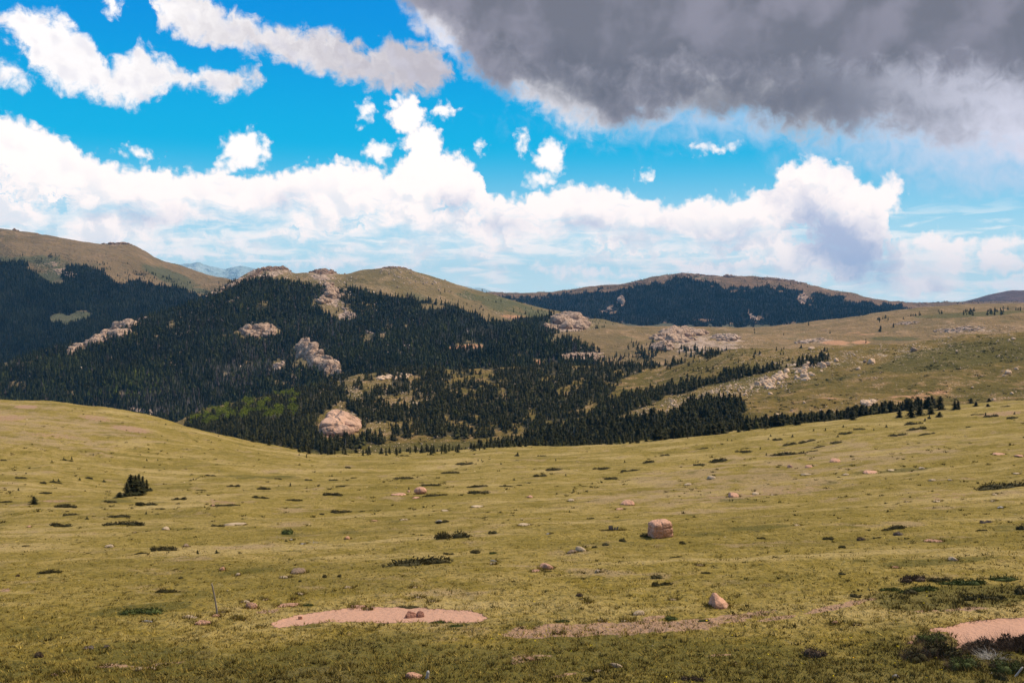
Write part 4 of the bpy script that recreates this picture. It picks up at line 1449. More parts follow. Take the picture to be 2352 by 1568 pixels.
# aspens
def aspen_template(seed, n=170):
    r = np.random.default_rng(seed)
    c = r.normal(0, 1, (7, 3)) * np.array([.13, .13, .16]) + np.array([0, 0, .62])
    P = c[r.integers(0, 7, n)] + r.normal(0, 1, (n, 3)) * np.array([.10, .10, .11])
    V_, F_ = [], []
    for p in P:
        q = r.normal(0, 1, (3, 3)) * 0.045
        b_ = len(V_)
        V_ += [tuple(p + q[0]), tuple(p + q[1]), tuple(p + q[2])]
        F_.append((b_, b_ + 1, b_ + 2))
    return V_, F_


MA = foliage_mat('aspen_leaves', (0.095, 0.12, 0.010), (0.155, 0.175, 0.013))
AP = []
for k in range(4):
    root = bpy.data.objects.new('aspen_tree', None)
    V_, F_ = aspen_template(k)
    AP.append((root, V_, F_))
used = set()
rng.shuffle(aspen_c)
PR = {}
for i, c in enumerate(aspen_c[:230]):
    k = i % 4
    if k not in PR:
        root = AP[k][0]
        COL.objects.link(root)
        V_, F_ = trunk_geo(0.014, 0.6, 5)
        mesh_obj('trunk', V_, F_, MDW, root)
        mesh_obj('crown', AP[k][1], AP[k][2], MA, root, smooth=False)
        PR[k] = root
    else:
        root = PR[k].copy()
        COL.objects.link(root)
        for ch in PR[k].children:
            cc = ch.copy()
            COL.objects.link(cc)
            cc.parent = root
    h = rr.uniform(5.5, 8.5)
    root.location = (c[0], c[1], c[2] - 0.1)
    root.rotation_euler = (0, 0, rr.uniform(0, 6))
    root.scale = (h, h, h)
    tag(root, ('tall' if h > 7 else 'small') + ' yellow green aspen of the grove left of the knoll, ' + ('left part' if c[4] < 520 else ('middle part' if c[4] < 610 else 'right part')), 'tree', 'aspens at the left foot of the knoll')
print('individual conifers', n_ind, 'mass', len(mass), 'aspens', min(230, len(aspen_c)), 'L4', len(x), 'L5', len(x5), 'L6', len(x6), 'L3', len(x3))

# ------------------------------------------------------------------ rock
def rock_mat(name, c1, c2, c3, sc, objc=False, lichen=0.25, crack=0.5, bs=0.6, bd=1.0):
    m, T, b = new_mat(name)
    P = T.n.new('ShaderNodeTexCoord').outputs['Object'] if objc else T.n.new('ShaderNodeNewGeometry').outputs['Position']
    n1 = T.noise(P, 0.5 * sc, 6, 0.7)
    n2 = T.noise(P, 3.0 * sc, 5, 0.7)
    c = T.mix(T.ss(n1, 0.36, 0.64), c1, c2)
    c = T.mix(T.m('MULTIPLY', T.ss(n2, 0.5, 0.75), lichen * 2), c, c3)
    W = T.vm('ADD', P, T.vm('SCALE', T.vm('SUBTRACT', T.noise(P, 0.8 * sc, 3, 0.6, col=True), (.5, .5, .5)), 1.2 / sc))
    W = T.vm('MULTIPLY', W, (1, 1, 0.7))
    cr = T.vor(W, 0.55 * sc, 'DISTANCE_TO_EDGE')
    ck = T.ss(cr, 0.05, 0.0)
    c = T.mix(T.m('MULTIPLY', ck, crack), c, tuple(q * 0.35 for q in c2))
    if not objc:
        pass
    else:
        oi = T.n.new('ShaderNodeObjectInfo')
        c = T.mix(T.m('MULTIPLY', oi.outputs['Random'], 0.35), c, tuple(q * 0.75 for q in c1))
    T.put(b.inputs['Base Color'], c)
    hgt = T.m('ADD', T.m('MULTIPLY', T.ss(cr, 0.0, 0.12), 0.8 * crack / sc), T.m('ADD', T.m('MULTIPLY', n1, 0.8 / sc), T.m('MULTIPLY', n2, 0.16 / sc)))
    bump(T, b, hgt, bs, bd)
    return m


MG_FAR = rock_mat('granite_far', (0.55, 0.40, 0.31), (0.44, 0.31, 0.235), (0.26, 0.19, 0.15), 0.16, crack=0.7, bs=0.9)
MG_DOME = rock_mat('granite_dome', (0.56, 0.385, 0.275), (0.42, 0.285, 0.205), (0.27, 0.19, 0.145), 0.30, crack=0.7, bs=0.9)
MG_SLAB = rock_mat('granite_slab', (0.62, 0.385, 0.27), (0.47, 0.29, 0.20), (0.34, 0.22, 0.16), 0.12, crack=0.25, bs=0.9)
MG_TOR = rock_mat('granite_tor', (0.34, 0.215, 0.155), (0.26, 0.165, 0.12), (0.18, 0.125, 0.095), 0.22, crack=0.7, bs=0.9)
MG_PALE = rock_mat('granite_pale', (0.70, 0.49, 0.33), (0.58, 0.40, 0.27), (0.38, 0.27, 0.18), 0.6, crack=0.4)
MR_PALE = rock_mat('stone_pale', (0.55, 0.41, 0.27), (0.42, 0.31, 0.20), (0.25, 0.22, 0.17), 3.0, True, crack=0.15)
MR_PINK = rock_mat('stone_pink', (0.60, 0.335, 0.225), (0.47, 0.255, 0.17), (0.24, 0.18, 0.14), 1.6, True, 0.3, crack=0.25)
MR_RED = rock_mat('stone_red', (0.36, 0.165, 0.115), (0.23, 0.11, 0.08), (0.15, 0.10, 0.08), 2.0, True, crack=0.3)
MR_BROWN = rock_mat('stone_brown', (0.32, 0.22, 0.15), (0.22, 0.155, 0.11), (0.13, 0.10, 0.08), 2.4, True, crack=0.25)
MR_ORANGE = rock_mat('stone_orange', (0.60, 0.33, 0.20), (0.44, 0.23, 0.13), (0.3, 0.17, 0.1), 3.0, True, crack=0.2)
MR_GREY = rock_mat('stone_grey', (0.46, 0.42, 0.39), (0.34, 0.31, 0.29), (0.2, 0.18, 0.17), 2.5, True, crack=0.2)


def ico(sub):
    bm = bmesh.new()
    bmesh.ops.create_icosphere(bm, subdivisions=sub, radius=1)
    v = np.array([q.co[:] for q in bm.verts])
    f = np.array([[w.index for w in q.verts] for q in bm.faces])
    bm.free()
    return v, f


ICO = {k: ico(k) for k in (1, 2, 3, 4, 5)}


def rock_shape(seed, sub=3, facets=7, rough=0.22, boxy=0.0, cut=(0.62, 0.92), ridged=0.0):
    """unit rock, z from about -0.35 to 1 after flattening by its scale"""
    r = np.random.default_rng(seed)
    v, f = ICO[sub]
    v = v.copy()
    if boxy:
        p = 2 + boxy
        v = v / (np.sum(np.abs(v) ** p, axis=1) ** (1 / p))[:, None]
    for k in range(facets):
        n = r.normal(0, 1, 3)
        n[2] = abs(n[2]) * 0.8
        n /= np.linalg.norm(n)
        d = r.uniform(*cut)
        h = v @ n
        o = np.maximum(h - d, 0)
        v = v - n[None] * (o * 0.88)[:, None]
    nn = v / np.linalg.norm(v, axis=1)[:, None]
    n1 = fbm3(v[:, 0] * 1.6 + seed, v[:, 1] * 1.6, v[:, 2] * 1.6, 5 if sub > 2 else 2, seed)
    v = v + nn * (n1 * rough)[:, None]
    if ridged:
        n2 = np.abs(fbm3(v[:, 0] * 3.1 + seed, v[:, 1] * 3.1, v[:, 2] * 2.2, 3, seed + 50))
        v = v - nn * ((np.clip(0.12 - n2, 0, 1)) * ridged)[:, None]
    return v, f


def outcrop(sheet, name, cu, cv, ru, rv, n, size, mat, label, rot=0, zs=1.0, seed=1, cat='rock outcrop', sub=3, tilt=0.0, flat=0.55, sizevar=0.5, boxy=0.6, sharp=7, sink=0.35, group=None, steep=0.0, rgh=0.14):
    """granite mass built of many joined, jointed blocks standing on the slope"""
    r = np.random.default_rng(seed)
    VV, FF, off = [], [], 0
    c, s = cos(radians(rot)), sin(radians(rot))
    if name == 'granite_tor':
        sink, rgh = (1.15 if sheet is L4 else 0.7), 0.24
    pts = []
    tries = 0
    while len(pts) < n and tries < 4000:
        tries += 1
        a, q = r.uniform(-1, 1), r.uniform(-1, 1)
        if a * a + q * q > 1:
            continue
        du, dv = a * ru, q * rv
        pts.append((cu + du * c + dv * s, cv - du * s + dv * c, 1 - a * a - q * q))
    base = None
    lumps = []
    for i, (u, v, e) in enumerate(pts):
        X, Y, Z = sheet.locate(u, v)
        R = size * Y / F * (1 + sizevar * r.uniform(-1, 1)) * (0.55 + 0.6 * e)
        if lumps:                                # joined to its nearest neighbour by lower rock
            q = min(lumps, key=lambda t: hypot(t[0] - X, t[1] - Y) - t[3])
            d = hypot(q[0] - X, q[1] - Y)
            k = 1
            if d > 0.7 * (R + q[3]):
                k = int(d / (0.9 * min(R, q[3]))) + 1
                for j in range(1, k):
                    t = j / k
                    a_, b_ = X * (1 - t) + q[0] * t, Y * (1 - t) + q[1] * t
                    lumps.append((a_, b_, sheet.height(a_, b_), 0.8 * (R * (1 - t) + q[3] * t)))
        lumps.append((X, Y, Z, R))
    for i, (X, Y, Z, R) in enumerate(lumps):
        vv, ff = rock_shape(seed * 97 + i, sub, sharp, rgh, boxy, (0.5, 0.9), 0.8)
        ang = r.uniform(0, 6.28)
        ca, sa = cos(ang), sin(ang)
        x = (vv[:, 0] * ca - vv[:, 1] * sa) * R * r.uniform(0.8, 1.3)
        y = (vv[:, 0] * sa + vv[:, 1] * ca) * R * r.uniform(0.7, 1.1)
        z = vv[:, 2] * R * flat * zs * r.uniform(0.75, 1.35)
        x = x + z * tilt
        P = np.stack([x + X, y + Y, z + Z + R * flat * zs * (1 - sink) * 0.5], -1)
        VV.append(P)
        FF.append(ff + off)
        off += len(vv)
        if base is None:
            base = (X, Y, Z)
    V_ = np.concatenate(VV)
    F_ = np.concatenate(FF)
    org = np.array(sheet.locate(cu, cv))
    V_ = V_ - org[None]
    o = mesh_obj(name, V_, F_, mat, smooth=False if sub < 4 else True, loc=tuple(org))
    tag(o, label, cat, group)
    return o


OC = outcrop
# middle mountain
OC(L4, 'granite_outcrop', 268, 762, 52, 17, 34, 15, MG_DOME, 'large pale granite dome among the trees on the left flank of the middle mountain', 18, 1.1, 1, flat=0.6)
OC(L4, 'granite_outcrop', 222, 783, 30, 10, 16, 11, MG_DOME, 'pale granite slab stepping down left below the large dome on the left flank', 36, 1.0, 2)
OC(L4, 'granite_outcrop', 168, 804, 24, 8, 12, 9, MG_DOME, 'lowest pale granite point at the far left of the middle mountain forest', 40, 1.0, 3)
OC(L4, 'granite_outcrop', 330, 692, 24, 6, 12, 7, MG_FAR, 'small broken granite ledge near the left shoulder of the middle mountain', 5, 0.8, 4)
OC(L4, 'granite_outcrop', 595, 762, 46, 12, 34, 12, MG_DOME, 'rounded grey granite knob in the middle of the dark mountainside', 0, 1.1, 5)
OC(L4, 'granite_outcrop', 706, 812, 32, 16, 22, 12, MG_DOME, 'upper cluster of pale granite spires on the slope left of the picture middle', -35, 2.0, 6, tilt=0.25)
OC(L4, 'granite_outcrop', 742, 842, 44, 18, 32, 12, MG_DOME, 'lower ribbed mass of granite spires just above the wooded knoll', -25, 1.9, 7, tilt=0.3)
OC(L4, 'granite_outcrop', 640, 843, 16, 8, 8, 6, MG_FAR, 'little granite pinnacles left of the big spires', 30, 1.6, 8)
OC(L4, 'granite_outcrop', 390, 838, 16, 5, 7, 5, MG_FAR, 'small pale rocks in the forest below the large left dome', -10, 0.8, 9)
OC(L4, 'granite_outcrop', 415, 806, 10, 5, 5, 5, MG_FAR, 'two pale stones in the forest right of the large left dome', 0, 0.8, 10)
OC(L4, 'granite_outcrop', 530, 694, 12, 4, 5, 5, MG_FAR, 'pale rock spot at the upper left tree line of the middle mountain', 0, 0.8, 11)
OC(L4, 'granite_outcrop', 520, 660, 44, 5, 34, 9, MG_DOME, 'long bare granite slab along the left skyline of the middle mountain', 26, 0.8, 12)
OC(L4, 'granite_tor', 628, 617, 40, 5, 60, 6, MG_TOR, 'rocky brown summit tor at the left top of the middle mountain', 3, 0.95, 13)
OC(L4, 'granite_tor', 584, 632, 30, 5, 40, 4.5, MG_TOR, 'broken rocks below the left summit of the middle mountain', 30, 0.9, 14)
OC(L4, 'granite_tor', 742, 622, 30, 8, 70, 6.0, MG_TOR, 'rounded heap of boulders forming the second summit of the middle mountain', 0, 1.2, 15)
OC(L4, 'granite_tor', 910, 615, 36, 3, 40, 4.5, MG_TOR, 'brown rocks crowning the right summit of the middle mountain', 0, 0.9, 16)
OC(L4, 'granite_outcrop', 762, 672, 30, 18, 26, 9, MG_DOME, 'rubbly granite gully running down between the trees below the second summit', -40, 1.1, 17)
OC(L4, 'granite_outcrop', 742, 690, 14, 8, 9, 8, MG_DOME, 'pale cliff at the foot of the granite gully', 0, 1.3, 18)
OC(L4, 'granite_outcrop', 800, 720, 22, 8, 12, 6, MG_FAR, 'scattered pale blocks in the forest below the granite gully', -20, 1.0, 19)
OC(L4, 'granite_outcrop', 1312, 744, 46, 18, 34, 16, MG_DOME, 'big smooth granite dome at the right foot of the middle mountain', -12, 1.0, 20, flat=0.7)
OC(L4, 'granite_outcrop', 1262, 752, 12, 7, 12, 9, MG_DOME, 'small granite shoulder left of the big smooth dome', 0, 1.2, 21)
OC(L4, 'granite_outcrop', 1395, 768, 36, 6, 16, 9, MG_DOME, 'low granite ledges right of the big smooth dome', -12, 0.7, 22)
OC(L4, 'granite_outcrop', 1345, 818, 62, 6, 26, 9, MG_DOME, 'long pale granite slabs at the bottom of the forest above the knoll', 0, 0.8, 23)
OC(L4, 'granite_outcrop', 1415, 812, 34, 7, 14, 10, MG_DOME, 'right hand pale slabs at the bottom of the forest', 10, 0.8, 24)
OC(L4, 'granite_outcrop', 850, 762, 10, 4, 4, 5, MG_FAR, 'single pale rock showing in the dark slope right of the middle knob', 0, 0.9, 25)
OC(L4, 'granite_outcrop', 350, 1000, 6, 4, 3, 4, MG_FAR, 'tiny pale rock low in the valley forest', 0, 0.9, 26) if False else None
OC(L4, 'granite_outcrop', 330, 948, 34, 8, 16, 8, MG_FAR, 'pale jagged rocks just over the crest of the left meadow hill', -8, 1.2, 27)
# left mountain
OC(L5, 'granite_tor', 37, 529, 6, 1.6, 12, 4, MG_TOR, 'small round tor on the skyline at the far left', 0, 1.3, 30)
OC(L5, 'granite_tor', 84, 538, 3, 1.2, 5, 2.2, MG_TOR, 'tiny tor right of the round one on the left skyline', 0, 1.2, 31)
OC(L5, 'granite_tor', 268, 558, 34, 2.5, 44, 5, MG_TOR, 'jagged row of rocks on the shoulder of the left mountain', 0, 1.0, 32)
OC(L5, 'granite_outcrop', 150, 628, 30, 9, 22, 3.5, MG_FAR, 'pale rock fragments above the forest of the left mountain', -10, 0.9, 33)
# right mountain
OC(L6, 'granite_tor', 1676, 636, 14, 1.5, 16, 4.4, MG_TOR, 'castle like row of rocks on the skyline of the right mountain', 0, 1.9, 34)
OC(L6, 'granite_tor', 1595, 632, 60, 3, 70, 4.2, MG_TOR, 'rough rocky crest of the right mountain left of the castle rocks', 0, 0.9, 35)
OC(L6, 'granite_tor', 1800, 644, 60, 3, 60, 4.0, MG_TOR, 'rough rocky crest of the right mountain beyond the castle rocks', -5, 0.8, 36)
OC(L6, 'granite_tor', 1455, 652, 46, 3, 40, 3.8, MG_TOR, 'low rocks along the left shoulder of the right mountain', 8, 0.8, 37)
OC(L6, 'granite_tor', 2110, 692, 60, 1.8, 36, 3.4, MG_TOR, 'dark line of low rocks on the skyline near the right edge', 0, 0.8, 38)
OC(L6, 'granite_outcrop', 1428, 691, 6, 9, 12, 5, MG_FAR, 'upright pale crag in the forest of the right mountain', 20, 1.5, 39)
OC(L6, 'granite_outcrop', 1398, 712, 11, 4, 10, 4.5, MG_FAR, 'pale slab below the upright crag on the right mountain', 25, 1.0, 40)
OC(L6, 'granite_outcrop', 1846, 686, 11, 7, 14, 3.5, MG_FAR, 'pale scree patch high on the right mountain', 0, 1.0, 41)
OC(L6, 'granite_outcrop', 1727, 727, 16, 3, 10, 3, MG_FAR, 'thin pale rock streak low on the right mountain', -30, 1.0, 42)
# pasture domes
OC(L3, 'granite_dome', 1560, 772, 58, 15, 48, 19, MG_DOME, 'wide bare granite dome beyond the knoll, left of the pasture', 4, 0.8, 50, flat=0.6)
OC(L3, 'granite_dome', 1520, 798, 26, 12, 14, 13, MG_DOME, 'lower left granite dome above the wooded knoll', 0, 0.9, 51, flat=0.6)
OC(L3, 'granite_dome', 1668, 776, 36, 7, 36, 10, MG_FAR, 'broken granite ground right of the wide bare dome', 0, 0.8, 52)
OC(L3, 'granite_dome', 1690, 806, 48, 5, 20, 9, MG_DOME, 'low granite whaleback at the top of the hillside', 3, 0.6, 53)
OC(L3, 'granite_outcrop', 1865, 783, 42, 5, 30, 5, MG_FAR, 'granite rib on the near pasture rise left of the red soil', 6, 0.8, 54)
OC(L3, 'granite_outcrop', 2200, 757, 60, 7, 60, 3.5, MG_FAR, 'stony ground on the pasture near the right edge', 4, 0.8, 55)
OC(L3, 'granite_outcrop', 2080, 742, 40, 4, 26, 3, MG_FAR, 'small stones on the middle pasture rise', 4, 0.8, 56)
# knoll and hillside
OC(L2, 'granite_dome', 787, 985, 26, 15, 18, 30, MG_SLAB, 'pink smooth granite dome in the valley just past the meadow edge', 30, 1.1, 60, sub=4, flat=0.6, rgh=0.10, boxy=0.1, sharp=3)
OC(L2, 'granite_dome', 735, 1003, 22, 8, 10, 12, MG_SLAB, 'low pink granite apron at the left foot of the smooth dome', 30, 0.6, 61, sub=4)
OC(L2, 'granite_outcrop', 905, 866, 46, 7, 34, 6, MG_PALE, 'broken pale rock on the crest left of the dense wood', 4, 0.8, 62)
OC(L2, 'granite_outcrop', 1995, 926, 18, 6, 14, 7.5, MG_PALE, 'pile of rounded pinkish boulders low on the right hillside', 10, 1.0, 63, sub=4)
OC(L2, 'granite_outcrop', 2005, 912, 8, 3, 3, 5, MG_PALE, 'single pale knob on top of the boulder pile on the right hillside', 0, 1.0, 64, sub=4) if False else None

# ------------------------------------------------------------------ boulders of the hillside
RK = []
for k in range(8):
    RK.append(rock_shape(500 + k, 3, 8, 0.2, 0.8, (0.55, 0.9), 0.5))
RKM = {}


def rock_copy(k, mat, x, y, z, sx, sy, sz, rz, label, group, name='boulder', cat='boulder', rx=0.0):
    key = (k, mat.name, name)
    if key not in RKM:
        o = mesh_obj(name, RK[k][0], RK[k][1], mat, smooth=True)
        RKM[key] = o
    else:
        o = RKM[key].copy()
        COL.objects.link(o)
    o.location = (x, y, z)
    o.scale = (sx, sy, sz)
    o.rotation_euler = (rx, 0, rz)
    tag(o, label, cat, group)
    return o


rng = np.random.default_rng(77)


def bdens(u, v):
    n = np.clip(0.5 + 2.2 * fbm2(u / 26, v / 14, 3, 55), 0, 1)
    a = np.clip(ell(u, v, 1815, 866, 100, 20, 18) * 3, 0, 1) * 1.0 + np.clip(ell(u, v, 1745, 885, 60, 16, 20) * 3, 0, 1) * 0.7
    b = np.clip(ell(u, v, 1640, 905, 150, 20, 16) * 2, 0, 1) * 0.3
    return (a + b) * n


bx = scatter(L2, 170, bdens, rng, box=(0, W0))
for i in range(170):
    X, Y, Z, u, v = [q[i] for q in bx]
    big = ell(u, v, 1815, 866, 90, 20, 18) > 0
    s = Y / F * (rng.uniform(3.5, 9.0) if big else rng.uniform(2.0, 4.5))
    if u > 1830:
        lb = 'blocky pale boulder in the upper right of the hillside boulder field'
    elif big:
        lb = 'blocky pale boulder in the middle of the hillside boulder field'
    elif u > 1700:
        lb = 'smaller pale boulder at the lower edge of the hillside boulder field'
    else:
        lb = 'small pale boulder trailing left below the hillside boulder field'
    rock_copy(int(rng.integers(0, 8)), MG_PALE, X, Y, Z + s * 0.1, s, s * 0.8, s * rng.uniform(0.6, 1.05), rng.uniform(0, 6), lb, 'boulders of the hillside boulder field')
# single noticeable ones on the hillside (crop 3 coordinates: x, base y, width, height)
for i, (x_, y_, w_, h_, lb) in enumerate([
        (2280, 638, 34, 16, 'large pale stone near the top right of the hillside'), (1220, 845, 34, 22, 'pale pointed boulder on the hillside right of the boulder field'),
        (1312, 800, 60, 40, 'leaning pale slab boulder above the hillside grass'), (1600, 715, 50, 30, 'brownish boulder on the top edge of the hillside'),
        (1070, 788, 36, 26, 'pale boulder right of the small tree clump on the hillside'), (1265, 795, 24, 22, 'dark boulder left of the leaning slab boulder'),
        (1890, 722, 20, 14, 'small round pale stone high on the hillside'), (660, 1165, 46, 24, 'pale flat rock above the tree belt at the hillside foot'),
        (850, 1075, 24, 18, 'pale stone low on the hillside left of the boulder pile'), (765, 1128, 22, 14, 'small pale stone below and left of the boulder pile'),
        (965, 1125, 22, 14, 'small pale stone beside the boulder pile'), (1225, 890, 18, 12, 'small stone below the pale pointed boulder'), (620, 1015, 40, 18, 'pale flat slab below the boulder field'),
        (2000, 968, 16, 10, 'white speck of a stone in the dark grass hollow of the hillside'), (2268, 1010, 22, 16, 'pale stone at the lower right of the hillside'),
        (2145, 1052, 30, 14, 'pale flat stone right behind the meadow edge'), (2248, 870, 46, 26, 'cluster topping stone in the stony patch at the right edge'),
        (2300, 845, 34, 18, 'upper stone of the stony patch at the right edge'), (2215, 890, 26, 14, 'lower stone of the stony patch at the right edge'),
        (900, 705, 44, 20, 'pale rock beside the dark bush on the hillside top'), (1010, 812, 40, 28, 'pale block at the top end of the boulder field')]):
    u, v = c3(x_, y_)
    X, Y, Z = L2.locate(u, v)
    s = Y / F * .336
    rock_copy(i % 8, MG_PALE if i not in (3, 5) else MR_BROWN, X, Y, Z + h_ * s * 0.25, w_ * s * 0.52, w_ * s * 0.45, h_ * s * 0.62, rng.uniform(0, 3), lb, None)


def pebbles(sheet, name, n, dens, smin, smax, tone_c, label, seed, margin=3, zsc=0.6):
    r = np.random.default_rng(seed)
    T_ = []
    for k in range(5):
        T_.append(rock_shape(800 + seed * 10 + k, 1, 3, 0.25, 0.5))
    x, y, z, u, v = scatter(sheet, n, dens, r, margin=margin, floor=0.0, box=(-60, W0 + 60))
    n = len(x)
    px = smin * (smax / smin) ** (r.random(n) ** 2.2)
    s = px * y / F * 0.5
    tone = tones(n, r, tone_c[0], tone_c[1])
    vv, ff, tt = merge(T_, r.integers(0, 5, n), x, y, z + s * 0.15, s, s * zsc, r.uniform(0, 6.28, n), tone)
    o = mesh_obj(name, vv, ff, MST, smooth=False, colattr=tt)
    tag(o, label, 'stones', kind='stuff')


MST, T_, b_ = new_mat('small_stones')
n_ = T_.n.new('ShaderNodeAttribute')
n_.attribute_name = 'tone'
T_.put(b_.inputs['Base Color'], n_.outputs['Color'])
pebbles(L2, 'hillside_stones', 6500, lambda u, v: np.where((u > 700) & (v < 1040), np.clip(0.10 + bdens(u, v) * 1.6 + np.clip(ell(u, v, 1560, 935, 300, 34, 14) * 2, 0, 1) * 0.9 + np.clip(ell(u, v, 1950, 808, 330, 22, 5) * 2, 0, 1) * 0.7
        + np.clip(ell(u, v, 860, 900, 180, 80, 8) * 2, 0, 1) * 0.7 + np.clip(ell(u, v, 2000, 940, 160, 20, 8) * 2, 0, 1) * 0.4, 0, 3) * np.clip(0.35 + 1.8 * fbm2(u / 22, v / 9, 3, 59), 0, 2), 0), 0.9, 5.5, ((0.62, 0.45, 0.32), (0.44, 0.31, 0.21)), 'small pale stones strewn over the hillside beyond the meadow', 4)
pebbles(L3, 'pasture_stones', 1800, lambda u, v: np.where(v > 700, np.clip(0.12 + fbm2(u / 40, v / 8, 3, 58) + np.clip(ell(u, v, 2220, 755, 130, 14) * 2, 0, 1), 0, 2), 0), 0.7, 3.0, ((0.52, 0.40, 0.31), (0.38, 0.29, 0.23)), 'tiny pale stones on the far pasture', 5)
pebbles(L4, 'mountain_rubble', 4600, lambda u, v: np.clip(ell(u, v, 620, 628, 110, 24, 5) * 2, 0, 1) + np.clip(ell(u, v, 760, 660, 70, 50, -15) * 2, 0, 1) + np.clip(ell(u, v, 950, 640, 110, 24, -14) * 2, 0, 1) * 0.5
        + np.clip(ell(u, v, 1370, 800, 130, 40, 0) * 2, 0, 1) * 0.6 + 0.9 * np.clip(fbm2(u / 26, v / 12, 3, 133) - 0.34, 0, 1) * 4 * (v > 660), 0.8, 5.5, ((0.50, 0.38, 0.30), (0.34, 0.25, 0.20)), 'rock rubble on the bare top and in the woods of the middle mountain', 6, zsc=1.0)
pebbles(L1, 'meadow_stones', 2600, lambda u, v: np.where(v < 1300, 1.1, 0.45) * np.clip(0.12 + 1.6 * fbm2(u / 55, v / 12, 4, 57) + 0.8 * np.clip(ell(u, v, 1800, 1110, 420, 50, 6) * 2, 0, 1) + 0.5 * np.clip(ell(u, v, 60, 1010, 260, 60, 0) * 2, 0, 1) + 0.5 * np.clip(ell(u, v, 1400, 1445, 330, 24, 3) * 2, 0, 1), 0, 2),
        0.9, 5.0, ((0.46, 0.36, 0.22), (0.32, 0.24, 0.14)), 'small stones scattered through the meadow grass', 7, zsc=0.42)

# ------------------------------------------------------------------ stones of the meadow, one by one
LM = [(1518, 1230, 'the square pink boulder'), (1652, 1390, 'the pointed boulder'), (870, 1418, 'the long gravel patch'), (2290, 1455, 'the right gravel patch'), (495, 1405, 'the leaning post'),
      (310, 1130, 'the conifer clump'), (77, 1155, 'the lone conifer'), (965, 1130, 'the round pink boulder'), (945, 1293, 'the long dark juniper'), (1408, 1213, 'the old stump'), (2290, 1113, 'the big juniper at right'),
      (1040, 1232, 'the broad dark juniper'), (710, 1243, 'the bleached branches'), (40, 930, 'the red soil on the left hill'), (2110, 940, 'the belt of conifers'), (740, 1047, 'the dip in the meadow crest'), (1700, 1140, 'the stony strip')]
ENT = []                                        # (object, u, v, noun phrase)


def near_phrase(u, v):
    best = None
    for (a, b, nm) in LM:
        d = hypot((u - a), (v - b) * 3.5)
        if 12 < d and (best is None or d < best[0]):
            best = (d, a, b, nm)
    d, a, b, nm = best
    du, dv = u - a, v - b
    if abs(du) > abs(dv) * 3.5:
        rel = 'left of' if du < 0 else 'right of'
    else:
        rel = 'beyond' if dv < 0 else 'in front of'
    return rel, nm, d


def relabel():
    from collections import defaultdict
    g = defaultdict(list)
    for (o, u, v, noun) in ENT:
        rel, nm, d = near_phrase(u, v)
        g[(noun, rel, nm)].append((d, o))
    ordn = ['nearest', 'second nearest', 'third nearest', 'fourth nearest', 'fifth nearest', 'sixth nearest', 'seventh nearest', 'eighth nearest', 'ninth nearest', 'tenth nearest', 'eleventh nearest', 'twelfth nearest']
    for (noun, rel, nm), L in g.items():
        L.sort(key=lambda q: q[0])
        for i, (d, o) in enumerate(L):
            o['label'] = ('%s %s %s' % (noun, rel, nm)) if len(L) == 1 else ('%s %s %s, %s' % (noun, rel, nm, ordn[min(i, 11)]))


def sizew(w):
    return 'tiny' if w < 12 else ('small' if w < 22 else ('medium' if w < 36 else 'large'))


KIND = {'pale': (MR_PALE, 'pale'), 'pink': (MR_PINK, 'pinkish'), 'brown': (MR_BROWN, 'brown'), 'orange': (MR_ORANGE, 'orange'), 'grey': (MR_GREY, 'grey'), 'red': (MR_RED, 'red')}
stones4 = [(745, 642, 62, 22, 'pale'), (1135, 524, 55, 30, 'pale'), (920, 543, 26, 10, 'pale'), (1270, 641, 48, 30, 'brown'), (1600, 492, 150, 22, 'pale'), (2075, 619, 50, 13, 'grey'), (1992, 592, 26, 12, 'grey'), (1518, 799, 36, 28, 'orange'),
           (1622, 837, 36, 24, 'pale'), (2038, 823, 108, 42, 'brown'), (1948, 850, 86, 20, 'pale'), (1680, 1020, 72, 22, 'pale'), (1712, 1060, 84, 42, 'pink'), (2052, 963, 70, 18, 'pale'), (1815, 999, 46, 12, 'pale'), (2010, 998, 40, 12, 'pale'),
           (1970, 1046, 160, 24, 'pink'), (1512, 1086, 56, 14, 'pale'), (1478, 1115, 64, 20, 'pink'), (1295, 1122, 112, 22, 'pale'), (1388, 1172, 112, 36, 'pink'), (1003, 1150, 76, 18, 'grey'), (1605, 1126, 50, 12, 'pale'), (1665, 1138, 50, 14, 'pale'),
           (945, 1483, 46, 26, 'pale'), (1048, 1476, 52, 18, 'pale'), (430, 1498, 44, 18, 'pale'), (495, 1503, 30, 14, 'pale'), (375, 1522, 60, 20, 'pink'), (198, 504, 30, 16, 'pink'), (1455, 360, 24, 16, 'pink')]
